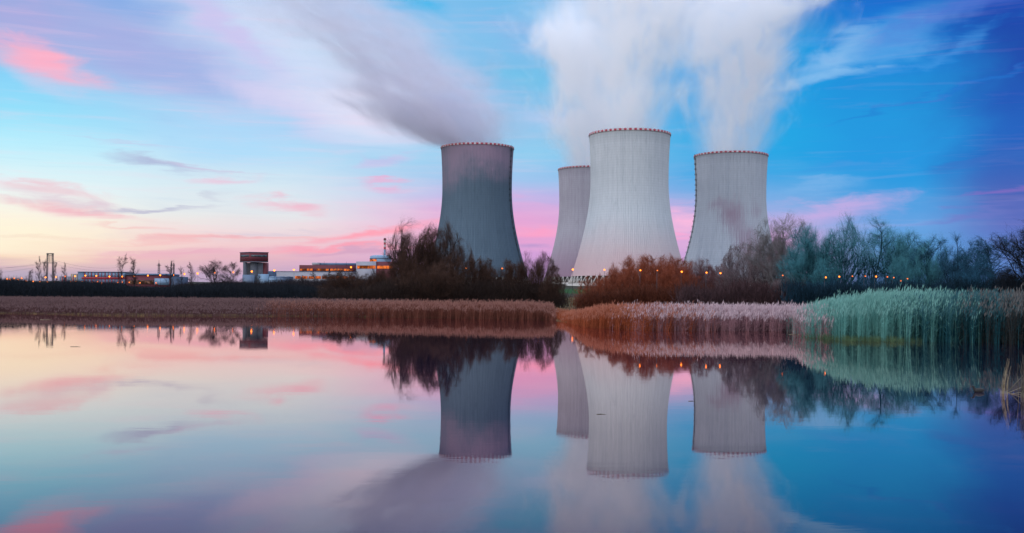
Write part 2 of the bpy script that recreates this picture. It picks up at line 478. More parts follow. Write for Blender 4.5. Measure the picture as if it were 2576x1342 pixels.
# ------------------------------------------------------------------ cooling towers
def concrete(name, base, dark, cast=None, cast_pos=None, cast_amt=0.0, warm=None):
    m, nt = new_mat(name)
    tc = nt.n('ShaderNodeTexCoord'); P = tc.outputs['Object']
    x, y, z = nt.sep(P)
    ang = nt.m('ARCTAN2', x, y)
    streak = nt.noise(nt.xyz(nt.m('MULTIPLY', ang, 26), 0, nt.m('MULTIPLY', z, 0.012)), 1.0, 5, 0.65)
    fine = nt.noise(nt.xyz(nt.m('MULTIPLY', ang, 60), 0, nt.m('MULTIPLY', z, 0.10)), 1.0, 4, 0.7)
    big = nt.noise(P, 0.018, 5, 0.6)
    lift = nt.m('FRACT', nt.m('DIVIDE', z, 2.6))
    liftn = nt.noise(nt.xyz(0, 0, nt.m('FLOOR', nt.m('DIVIDE', z, 2.6))), 3.1, 0)
    c = nt.mix(nt.ss(streak, .35, .75, 0, .8), base, dark)
    c = nt.mix(nt.ss(fine, .45, .75, 0, .45), c, tuple(v * .72 for v in dark))
    c = nt.mix(nt.ss(liftn, .3, .7, 0, .22), c, tuple(v * .8 for v in base))
    c = nt.mix(nt.m('MULTIPLY', nt.ss(lift, .14, 0.0), .35), c, tuple(v * .55 for v in dark))
    c = nt.mix(nt.ss(big, .45, .7, 0, .35), c, tuple(v * .85 for v in dark))
    run = nt.noise(nt.xyz(nt.m('MULTIPLY', ang, 44), 3.0, nt.m('MULTIPLY', z, 0.006)), 1.0, 3, 0.6)
    c = nt.mix(nt.ss(run, .56, .76, 0, .34), c, tuple(v * .62 for v in dark))
    patch = nt.noise(nt.xyz(nt.m('MULTIPLY', ang, 9), 5.0, nt.m('MULTIPLY', z, 0.05)), 1.3, 6, 0.75)
    c = nt.mix(nt.ss(patch, .55, .68, 0, .45), c, tuple(v * .78 for v in dark))
    # darker weathered collar under the rim and a tint of overlaid light painted in below mid height
    c = nt.mix(nt.m('MULTIPLY', nt.ss(nt.m('ADD', z, nt.m('MULTIPLY', streak, 14)), 148, 160), .30), c, tuple(v * .6 for v in dark))
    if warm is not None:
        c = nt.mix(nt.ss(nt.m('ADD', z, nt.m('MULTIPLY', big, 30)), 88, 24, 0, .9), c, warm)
    if cast is not None:  # soft patches of overlaid light painted into the shell colour
        for (sx, sz, rx, rz, k) in cast_pos:
            a = nt.m('DIVIDE', nt.m('ADD', nt.m('SUBTRACT', x, sx), nt.m('MULTIPLY', nt.m('SUBTRACT', streak, .5), 46)), rx)
            b = nt.m('DIVIDE', nt.m('ADD', nt.m('SUBTRACT', z, sz), nt.m('MULTIPLY', nt.m('SUBTRACT', nt.m('ADD', big, nt.m('MULTIPLY', nt.m('SUBTRACT', fine, .5), .5)), .5), 80)), rz)
            r = nt.m('SQRT', nt.m('ADD', nt.m('MULTIPLY', a, a), nt.m('MULTIPLY', b, b)))
            c = nt.mix(nt.ss(r, 1.2, .1, 0, k), c, cast)
    finish(nt, bsdf(nt, c, 0.9, 0, 0.15).outputs[0])
    return m

M_red = plain('red_paint', (0.26, 0.016, 0.04), 0.6)
M_white = plain('white_paint', (0.40, 0.39, 0.40), 0.6)
M_steel = plain('dark_steel', (0.05, 0.055, 0.065), 0.5, 0.3)
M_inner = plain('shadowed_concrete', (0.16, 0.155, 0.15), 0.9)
M_leg = plain('leg_concrete', (0.42, 0.40, 0.37), 0.85)

TH, TZ0, TRT = 155.0, 8.2, 46.5     # height, top of the legs, throat height is 0.70 of H
def tower_r(z):
    """outer radius of the shell at height z"""
    t = 1 - z / TH
    b = 0.586 if t > 0.30 else 0.98
    return 39.5 * math.sqrt(1 + ((t - 0.30) / b) ** 2)

def build_tower_meshes():
    nrib, rows = 156, 60
    nt_ = nrib * 4
    th = np.arange(nt_) * 2 * PI / nt_
    off = np.tile([0.0, 0.18, 0.18, 0.0], nrib) * 1.0
    zs = np.linspace(TZ0, TH, rows)
    rad = np.array([tower_r(z) for z in zs])
    th = np.repeat(np.arange(nrib) * 2 * PI / nrib, 4) + np.tile([0, .0025, .0115, .014], nrib)
    X = (rad[:, None] + off[None]) * np.sin(th)[None]; Y = (rad[:, None] + off[None]) * np.cos(th)[None]
    Z = np.repeat(zs[:, None], nt_, 1)
    v = np.stack([X, Y, Z], -1).reshape(-1, 3)
    i = np.arange(rows - 1)[:, None] * nt_; j = np.arange(nt_)[None]; j2 = (j + 1) % nt_
    q = np.stack([i + j, i + nt_ + j, i + nt_ + j2, i + j2], -1).reshape(-1, 4)
    shell = mesh_np('shell', v, q)
    # inner surface with the bottom lip
    ni = 96
    prof = [(tower_r(TZ0) - .02, TZ0 - .02), (tower_r(TZ0) - 1.1, TZ0 - .02)] + [(tower_r(z) - 1.0, z) for z in np.linspace(TZ0, TH - .05, 30)]
    mb = MB().lathe(prof, ni); inner = mesh_np('inner_wall', np.array(mb.v), mb.q, smooth=True)
    # rim band: red and white blocks round the top
    nb = 104; mb = MB()
    r0, r1 = tower_r(TH) - 1.05, tower_r(TH) + .7
    for k in range(nb):
        a0, a1 = 2 * PI * k / nb, 2 * PI * (k + 1) / nb
        mb.lathe([(r1, TH - 1.1), (r1, TH + 1.0), (r0, TH + 1.0), (r0, TH - 1.1), (r1, TH - 1.1)], 2, mi=k % 2, arc=(a0, a1))
    rim = mesh_np('rim_band', np.array(mb.v), mb.q, None, mb.mq)
    # leg: one V of two raking columns
    mb = MB()
    rb, rt = tower_r(0) + 1.2, tower_r(TZ0) - .5
    half = 2 * PI / 52 / 2
    for s in (-1, 1):
        mb.bar((rb * math.sin(0) + s * 0.3, rb, -1.2), (rt * math.sin(s * half * .92), rt * math.cos(half), TZ0 + .1), 0.62, 0.55, 6)
    leg = mesh_np('support_leg', np.array(mb.v), mb.q, mb.t)
    mb = MB().lathe([(rb + 1.6, -6), (rb + 1.6, .55), (rb + 1.0, .55), (rb + 1.0, -.9), (.1, -.9)], 72)
    basin = mesh_np('basin', np.array(mb.v), mb.q)
    mb = MB().lathe([(rt - 9, -.8), (rt - 9, TZ0 + 4), (.1, TZ0 + 6)], 64)
    fill = mesh_np('fill_pack', np.array(mb.v), mb.q)
    return shell, inner, rim, leg, basin, fill

def ladder_mesh(ang):
    """caged ladder following the shell with small landings"""
    mb = MB(); zs = np.linspace(TZ0, TH + 2, 32)
    s, c = math.sin(ang), math.cos(ang)
    def pt(z, out, side): r = tower_r(min(z, TH)) + out; return (r * s + side * c, r * c - side * s, z)
    for side in (-.45, .45):
        mb.path([pt(z, .9, side) for z in zs], 0.16, 4)
    for z in np.arange(TZ0 + 1, TH, 1.6):
        mb.bar(pt(z, .9, -.45), pt(z, .9, .45), 0.09, sides=4)
    for k, z in enumerate(np.arange(TZ0 + 6, TH, 6.2)):
        p = Vector(pt(z, 1.1, 0))
        mb.box(p, (2.3, 2.3, 0.25))
        for sx in (-1, 1):
            for sy in (-1, 1):
                mb.bar(p + Vector((sx * 1.0, sy * 1.0, 0)), p + Vector((sx * 1.0, sy * 1.0, 1.3)), 0.07, sides=4)
        mb.box(p + Vector((0, 0, 1.3)), (2.2, 2.2, 0.10))
    return mesh_np('ladder', np.array(mb.v), mb.q, mb.t, None, None)

SH, INN, RIM, LEG, BAS, FIL = build_tower_meshes()
RIM.materials.append(M_red); RIM.materials.append(M_white)
INN.materials.append(M_inner); LEG.materials.append(M_leg); BAS.materials.append(M_leg); FIL.materials.append(M_inner)
SH.materials.append(M_leg)

def build_tower(px, ytop, half_w, ybase, label, mat, ladder=None, legs=True):
    D = F * tower_r(TH) / half_w
    p = at(px, ytop, D); pb = at(px, ybase, D)
    H = p.z - pb.z
    r = root('cooling_tower', (p.x, D, pb.z), label, 'cooling tower', 'cooling towers of the power station')
    r.scale = (1, 1, H / TH)
    s = link('shell', SH, None, r); s.material_slots[0].link = 'OBJECT'; s.material_slots[0].material = mat
    link('inner_wall', INN, None, r); link('rim_band', RIM, None, r); link('basin', BAS, None, r); link('fill_pack', FIL, None, r)
    for k in range(52):
        l = link('support_leg', LEG, None, r); l.rotation_euler = (0, 0, 2 * PI * k / 52)
    if ladder is not None:
        link('ladder', ladder_mesh(ladder), M_steel, r)
    return p, D, H

C1 = concrete('slate_concrete', (0.098, 0.148, 0.198), (0.068, 0.106, 0.145), (0.29, 0.215, 0.29), [(12, 146, 46, 32, .95), (-26, 140, 24, 34, .6)], 1)  # purple top: overlaid light painted into the concrete colour
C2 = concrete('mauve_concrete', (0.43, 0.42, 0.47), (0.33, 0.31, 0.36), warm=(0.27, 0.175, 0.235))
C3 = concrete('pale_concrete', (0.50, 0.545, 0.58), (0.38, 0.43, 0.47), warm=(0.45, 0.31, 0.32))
C4 = concrete('streaked_concrete', (0.43, 0.475, 0.53), (0.33, 0.375, 0.44), (0.27, 0.19, 0.25), [(-6, 76, 17, 30, .8), (12, 48, 17, 22, .8), (-22, 94, 11, 13, .5), (22, 84, 9, 18, .4)], 1)  # purple patches: cast of overlaid light put into the shell colour
def face_ang(px, side):      # angle on the shell, measured from +Y to +X, that shows at the given part of the width
    return PI - math.asin(side)
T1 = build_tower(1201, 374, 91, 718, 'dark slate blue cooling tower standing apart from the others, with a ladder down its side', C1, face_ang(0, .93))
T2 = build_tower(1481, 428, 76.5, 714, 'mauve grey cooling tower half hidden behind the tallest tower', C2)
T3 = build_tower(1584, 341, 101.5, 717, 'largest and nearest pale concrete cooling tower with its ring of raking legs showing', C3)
T4 = build_tower(1838.5, 394, 91, 720, 'pale cooling tower with a painted purple cast low on its shell, standing behind bare mauve bushes', C4, face_ang(0, -.995))

# ------------------------------------------------------------------ steam
def build_plume(T, label, a, b, k, dens, seed, ztop, tint=(.99, .995, 1.0), k2=0.0, thin=1.0, e=0.0, A=0.0, side=0.0, ragged=3.4, basal=0.0):
    p, D, H = T
    z0 = -10.0
    def axis(z): return a * z + b * z * z + e * z / (z + 6)
    def rad(z): return 39.0 + A * z / (z + 16) + k * z + k2 * z * z
    zs = np.linspace(z0, ztop, 26); ns = 28
    rows = []
    for z in zs:
        ax, R = axis(max(z, 0)), (rad(z) * 1.55 if z > 3 else 38.0)
        for i in range(ns):
            t = 2 * PI * i / ns
            rows.append((ax + R * math.cos(t), R * math.sin(t), z))
    n = len(zs); q = []
    for r_ in range(n - 1):
        for i in range(ns):
            j = (i + 1) % ns
            q.append((r_ * ns + i, r_ * ns + j, (r_ + 1) * ns + j, (r_ + 1) * ns + i))
    rows.append((axis(0), 0, z0)); rows.append((axis(ztop), 0, ztop)); nv = n * ns
    t = []
    for i in range(ns):
        j = (i + 1) % ns
        t.append((nv, j, i)); t.append((nv + 1, (n - 1) * ns + i, (n - 1) * ns + j))
    m, nt = new_mat('steam')
    tc = nt.n('ShaderNodeTexCoord'); x, y, z = nt.sep(tc.outputs['Object'])
    zc = nt.m('MAXIMUM', z, 0.0)
    ax = nt.m('ADD', nt.m('MULTIPLY', zc, a), nt.m('MULTIPLY', nt.m('MULTIPLY', zc, zc), b))
    ax = nt.m('ADD', ax, nt.m('MULTIPLY', nt.m('DIVIDE', zc, nt.m('ADD', zc, 6.0)), e))
    R = nt.m('ADD', nt.m('ADD', 39.0, nt.m('MULTIPLY', nt.m('DIVIDE', zc, nt.m('ADD', zc, 16.0)), A)), nt.m('ADD', nt.m('MULTIPLY', zc, k), nt.m('MULTIPLY', nt.m('MULTIPLY', zc, zc), k2)))
    X = nt.m('DIVIDE', nt.m('SUBTRACT', x, ax), R); Y = nt.m('DIVIDE', y, R)
    # noise drawn out along the rising flow
    n1 = nt.noise(nt.xyz(X, Y, nt.m('ADD', nt.m('MULTIPLY', z, 0.011), seed)), 1.5, 5, 0.58, 0.7)
    n2 = nt.noise(nt.xyz(X, Y, nt.m('ADD', nt.m('MULTIPLY', z, 0.007), seed + 9)), 3.6, 4, 0.6, 0.6)
    r = nt.m('SQRT', nt.m('ADD', nt.m('MULTIPLY', X, X), nt.m('MULTIPLY', Y, Y)))
    grow = nt.ss(z, 0, 70, .25, 1.0)
    off = nt.m('ADD', nt.m('MULTIPLY', nt.m('SUBTRACT', n1, .5), ragged), nt.m('MULTIPLY', nt.m('SUBTRACT', n2, .5), 1.1))
    r = nt.m('ADD', r, nt.m('MULTIPLY', off, grow))
    dn = nt.ss(r, 1.18, .10)
    dn = nt.m('POWER', dn, 1.5)
    dn = nt.m('MULTIPLY', dn, nt.ss(n2, .34, .60, .14, 1.0))
    dn = nt.m('MULTIPLY', dn, nt.ss(z, ztop, ztop - 90))
    dn = nt.m('MULTIPLY', dn, nt.ss(z, 40, ztop, 1.0, thin))
    if side: dn = nt.m('MULTIPLY', dn, nt.ss(nt.m('ADD', X, nt.m('MULTIPLY', nt.m('SUBTRACT', n1, .5), .8)), -.35, .35, 1.0, side))
    if basal: dn = nt.m('MULTIPLY', dn, nt.ss(z, 95, 20, 1.0, basal))
    dn = nt.m('MULTIPLY', dn, dens)
    pv = nt.n('ShaderNodeVolumePrincipled')
    pv.inputs['Color'].default_value = tuple(tint) + (1,); pv.inputs['Anisotropy'].default_value = 0.0
    nt.put(pv.inputs['Density'], dn)
    finish(nt, pv.outputs[0], vol=True)
    o = link('steam_plume', mesh_np('steam_plume', np.array(rows), q, t), m, None, (p.x, D, p.z))
    tag(o, label, 'steam', 'steam plumes from the cooling towers')
    return o

build_plume(T1, 'grey lilac steam drifting far to the left from the dark slate cooling tower', -.55, -.0022, .02, .038, 3.0, 235, (.80, .785, .86), thin=.30, e=-20, A=64, side=.60, ragged=3.8, basal=2.4)
build_plume(T2, 'narrow white steam column rising from the half hidden mauve cooling tower', -.10, .0002, .16, .065, 6.3, 250, A=8)
build_plume(T3, 'broad white steam column rising straight up from the largest cooling tower', .03, .0001, .17, .058, 1.7, 240, A=10)
build_plume(T4, 'billowing bluish white steam above the cooling tower with a painted purple cast', .13, -.0002, .22, .056, 11.2, 255, A=12)

# ------------------------------------------------------------------ bare trees and shrubs
def prism_arrays(segs):
    """three-sided tapering prisms; segs rows: p0(3) p1(3) r0 r1"""
    S = np.asarray(segs, float); p0, p1 = S[:, :3], S[:, 3:6]
    d = p1 - p0; d /= np.linalg.norm(d, axis=1, keepdims=True) + 1e-9
    h = np.where(np.abs(d[:, 2:3]) > .9, np.array([[1., 0, 0]]), np.array([[0, 0, 1.]]))
    a = np.cross(d, h); a /= np.linalg.norm(a, axis=1, keepdims=True) + 1e-9
    b = np.cross(d, a)
    V = []
    for p, r in ((p0, S[:, 6:7]), (p1, S[:, 7:8])):
        for k in range(3):
            t = 2 * PI * k / 3
            V.append(p + r * (math.cos(t) * a + math.sin(t) * b))
    V = np.stack(V, 1).reshape(-1, 3)
    base = (np.arange(len(S)) * 6)[:, None]
    Q = np.concatenate([base + np.array([[i, (i + 1) % 3, 3 + (i + 1) % 3, 3 + i]]) for i in range(3)])
    return V, Q

def blade_arrays(p0, p1, w, rg):
    """one thin tapering triangle per twig"""
    d = p1 - p0
    h = rg.normal(size=d.shape); a = np.cross(d, h); a /= np.linalg.norm(a, axis=1, keepdims=True) + 1e-9
    w = np.broadcast_to(np.asarray(w, float).reshape(-1, 1), (len(p0), 1)) / 2
    V = np.stack([p0 - a * w, p0 + a * w, p1], 1).reshape(-1, 3)
    return V, np.arange(len(p0) * 3).reshape(-1, 3)

class Grower:
    def __init__(s, seed): s.r = random.Random(seed); s.seg = []; s.tw = []
    def go(s, p, d, L, rad, lev, cfg):
        r = s.r; c = cfg[lev]; n = c['n']; step = L / n; last = lev == len(cfg) - 1
        for i in range(n):
            t0, t1 = i / n, (i + 1) / n
            d = Vector((d.x + r.gauss(0, c['w']), d.y + r.gauss(0, c['w']), d.z + r.gauss(0, c['w'] * .7) + c['up'])).normalized()
            q = p + d * step
            ra, rb = rad * (1 - .75 * t0), rad * (1 - .75 * t1)
            if last: s.tw.append((p, q, max(ra, .004) * 2))
            else: s.seg.append((*p, *q, ra, rb))
            p = q
            if not last and t1 > c['clear']:
                for k in range(c['k'] if r.random() > c.get('skip', 0) else c['k'] - 1):
                    az = r.uniform(0, 2 * PI); an = math.radians(r.gauss(c['ang'], 9))
                    o = d.orthogonal().normalized(); o = (math.cos(az) * o + math.sin(az) * d.cross(o))
                    nd = (d * math.cos(an) + o * math.sin(an)).normalized()
                    s.go(p, nd, L * c['ratio'] * r.uniform(.65, 1.15) * (1.15 - .55 * t1), max(rb * .62, cfg[lev + 1]['r']), lev + 1, cfg)
        if not last:
            s.go(p, d, L * c['ratio'] * .7, rad * .26 + .003, lev + 1, cfg)

def grown(name, seed, stems, H, r0, spread, cfg, root_w=0.3, want=9000, fine=.085, thick=1.5, dome=0, bushy=0):
    """returns (wood mesh, twig mesh) with the base at the origin and unit-true size"""
    g = Grower(seed); R = g.r
    for k in range(stems):
        a = 2 * PI * (k + R.random() * .8) / max(stems, 1)
        tilt = math.radians(R.uniform(.25, 1.0) * spread) if stems > 1 else math.radians(3)
        d = Vector((math.cos(a) * math.sin(tilt), math.sin(a) * math.sin(tilt), math.cos(tilt)))
        p = Vector((math.cos(a) * root_w * R.random(), math.sin(a) * root_w * R.random(), -.3))
        g.go(p, d, H * R.uniform(.50, .68) * (1 if stems > 1 else 1.12), r0 * R.uniform(.6, 1.1), 0, cfg)
    V, Q = prism_arrays(g.seg)
    tw = g.tw; rg = np.random.default_rng(seed)
    p0 = np.array([list(t[0]) for t in tw]); p1 = np.array([list(t[1]) for t in tw]); w = np.array([t[2] for t in tw])
    # side twigs, so that the crown reads as a mist of fine branches
    m = max(0, int(round(want / len(tw))) - 1)
    if m:
        d = np.repeat(p1 - p0, m, 0); ln = np.linalg.norm(d, axis=1, keepdims=True)
        q0 = np.repeat(p0, m, 0) + d * rg.random((len(d), 1))
        nd = d / ln + rg.normal(0, .62, d.shape) + np.array([[0, 0, .18]]); nd /= np.linalg.norm(nd, axis=1, keepdims=True)
        L0 = H * fine * rg.uniform(.5, 1.3, (len(d), 1))
        p0 = np.concatenate([p0, q0]); p1 = np.concatenate([p1, q0 + nd * L0]); w = np.concatenate([w, np.repeat(w, m) * .8])
    # the outer, upper twigs fork again and again
    for rnd in range(2):
        if not bushy: break
        wt = (np.clip(p1[:, 2], .05, None) / p1[:, 2].max()) ** 2.2; idx = rg.choice(len(p1), bushy, p=wt / wt.sum())
        d = p1[idx] - p0[idx]; d /= np.linalg.norm(d, axis=1, keepdims=True)
        q0 = p0[idx] + (p1[idx] - p0[idx]) * rg.uniform(.3, 1, (bushy, 1))
        nd = d * .8 + q0 / (np.linalg.norm(q0, axis=1, keepdims=True)) * .5 + rg.normal(0, .42, d.shape); nd /= np.linalg.norm(nd, axis=1, keepdims=True)
        L0 = H * fine * rg.uniform(.5, 1.2, (bushy, 1))
        p0 = np.concatenate([p0, q0]); p1 = np.concatenate([p1, q0 + nd * L0]); w = np.concatenate([w, np.full(bushy, np.median(w))])
    w = w * thick
    # fix overall height
    print('grown', name, len(g.seg), len(tw), len(p0))
    if dome:
        # fill the crown out to a rounded outline, direction by direction
        def sph(P):
            rr = np.linalg.norm(P, axis=1) + 1e-6
            return rr, np.arctan2(P[:, 1], P[:, 0]), np.arcsin(np.clip(P[:, 2] / rr, -1, 1))
        NE, NA = 7, 8
        rr, aa, ee = sph(p1)
        T = np.zeros((NE, NA))
        for i in range(NE):
            for j in range(NA):
                ec, ac = (i + .5) / NE * PI / 2, -PI + (j + .5) / NA * 2 * PI
                da = np.abs((aa - ac + PI) % (2 * PI) - PI) * np.cos(ec)
                mk = (np.abs(ee - ec) < .16) & (da < .55)
                Rt = 1 / math.sqrt((math.cos(ec) / (dome * H)) ** 2 + (math.sin(ec) / H) ** 2)
                T[i, j] = np.clip(Rt / np.percentile(rr[mk], 93), .4, 2.6) if mk.sum() > 30 else 1.0
        T *= rg.uniform(.90, 1.08, T.shape)
        def warp(P):
            rr, aa, ee = sph(P)
            fi = np.clip(ee / (PI / 2) * NE - .5, 0, NE - 1); fj = ((aa + PI) / (2 * PI) * NA - .5) % NA
            i0 = np.floor(fi).astype(int); i1 = np.minimum(i0 + 1, NE - 1); j0 = np.floor(fj).astype(int) % NA; j1 = (j0 + 1) % NA
            u, w_ = fi - i0, fj - np.floor(fj)
            f = (T[i0, j0] * (1 - u) * (1 - w_) + T[i1, j0] * u * (1 - w_) + T[i0, j1] * (1 - u) * w_ + T[i1, j1] * u * w_)
            # limbs that shoot past the outline are drawn back to it
            el_ = np.clip(ee, .02, PI / 2)
            Rt = 1 / np.sqrt((np.cos(el_) / (dome * H)) ** 2 + (np.sin(el_) / H) ** 2)
            Rt = Rt * (1 + .07 * np.sin(aa * 3 + seed) * np.cos(ee) + .06 * np.sin(aa * 5 + ee * 7 + seed * 2) + .04 * np.sin(ee * 13 + aa * 2))
            q = rr * f / Rt
            q = np.where(q > .72, .72 + .30 * np.tanh((q - .72) / .30), q)
            return P * (q * Rt / rr)[:, None]
        c = np.repeat(V.reshape(-1, 3, 3).mean(1), 3, 0); V = warp(c) + (V - c); p0 = warp(p0); p1 = warp(p1)
    k = H / np.percentile(p1[:, 2], 97.5 if stems > 8 else 98.6)
    V = V * k; p0 = p0 * k; p1 = p1 * k
    TV, TT = blade_arrays(p0, p1, w, rg)
    half = np.percentile(np.abs(p1[:, 0]), 97)
    return mesh_np(name + '_stem', V, Q), mesh_np(name + '_crown', TV, None, TT), H, half

def L(n, k, ang, ratio, w, up, clear, r=0.01, skip=0.0):
    return dict(n=n, k=k, ang=ang, ratio=ratio, w=w, up=up, clear=clear, r=r, skip=skip)

KIND = {}
def kinds():
    # rounded multi-stem willow shrubs (about 7 m)
    for i in range(4):
        KIND['shrub%d' % i] = grown('shrub', 20 + i, 15, 7.0, .075, 44,
            [L(5, 2, 30, .52, .10, .05, .15), L(4, 2, 32, .55, .13, .06, .2, .014), L(3, 2, 30, .62, .16, .05, .1, .010, .4), L(3, 0, 0, 0, .14, .05, 0, .008)], 1.0, 28000, .085, 1.2, .80, 9500)
    # big multi-stem tree with upswept limbs (about 11 m)
    for i in range(3):
        KIND['tree%d' % i] = grown('tree', 40 + i, 5, 11.0, .21, 30,
            [L(6, 2, 32, .52, .09, .04, .25), L(5, 2, 34, .52, .13, .06, .2, .030), L(4, 2, 32, .56, .16, .05, .15, .015, .2), L(3, 1, 32, .6, .16, .05, .1, .010, .2), L(2, 0, 0, 0, .16, .03, 0, .009)], .6, 27000, .085, .9, .58, 4200)
    # spreading single-trunk tree (about 10 m)
    for i in range(2):
        KIND['spread%d' % i] = grown('spread', 60 + i, 1, 10.0, .24, 10,
            [L(6, 3, 48, .62, .07, .03, .28), L(6, 2, 40, .48, .15, .03, .25, .04), L(4, 2, 38, .54, .18, .03, .15, .02, .2), L(3, 2, 36, .6, .18, .03, .1, .012, .4), L(2, 0, 0, 0, .18, .02, 0, .010)], .3, 17000, .075, 1.1, .60, 2500)
    # far birch-like trees: coarser so they read at half a kilometre (about 12 m)
    for i in range(3):
        KIND['birch%d' % i] = grown('birch', 80 + i, 1, 12.0, .22, 5,
            [L(9, 2, 42, .34, .04, .05, .18), L(4, 2, 38, .50, .14, .02, .15, .06), L(3, 2, 36, .6, .18, .0, .1, .035), L(2, 0, 0, 0, .18, -.02, 0, .030)], .3, 4500, .07, .75)
kinds()

def bark(name, c): return plain(name, c, .85, 0, .3, 1.2, .1)
BARK = {  # rust, mauve and teal hues hold coloured light painted into the bark
    'brown': (bark('dark_brown_bark', (.022, .014, .012)), bark('dark_brown_twigs', (.054, .029, .021))),
    'navy': (bark('blue_black_bark', (.009, .012, .017)), bark('blue_black_twigs', (.013, .018, .027))),
    'orange': (bark('rust_bark', (.075, .022, .012)), bark('rust_twigs', (.205, .056, .030))),
    'mauve': (bark('mauve_bark', (.045, .025, .028)), bark('mauve_twigs', (.13, .068, .072))),
    'grey': (bark('grey_bark', (.055, .046, .052)), bark('grey_twigs', (.16, .122, .132))),
    'silver': (bark('silver_bark', (.14, .14, .145)), bark('silver_twigs', (.17, .165, .17))),
    'teal': (bark('teal_bark', (.010, .040, .055)), bark('teal_twigs', (.052, .19, .23))),
    'deep': (bark('deep_teal_bark', (.005, .020, .034)), bark('deep_teal_twigs', (.017, .068, .115))),
    'far': (bark('far_bark', (.020, .017, .021)), bark('far_twigs', (.040, .030, .033))),
}
_seen_kind = set()
def plant(kind, px, ytop, width, D, colour, name, cat, label, group, seed=0, sink=0.0):
    st, cr, H, half = KIND[kind]
    p = at(px, ytop, D); g = gz(p.x, D) - sink
    h = max(p.z - g, .6); w = width / F * D / 2 * (1.2 if kind.startswith('shrub') else 1.0)
    r = root(name, (p.x, D, g), label, cat, group, rz=random.Random(seed + px).uniform(0, 6.28))
    k = h / H; kw = w / half
    r.scale = (kw, kw, k)
    mats = BARK[colour]
    for nm, me, mt in (('trunk' if name == 'tree' else 'stem', st, mats[0]), ('crown', cr, mats[1])):
        if not me.materials: me.materials.append(mt)
        o = link(nm, me, None, r); o.material_slots[0].link = 'OBJECT'; o.material_slots[0].material = mt
    return r

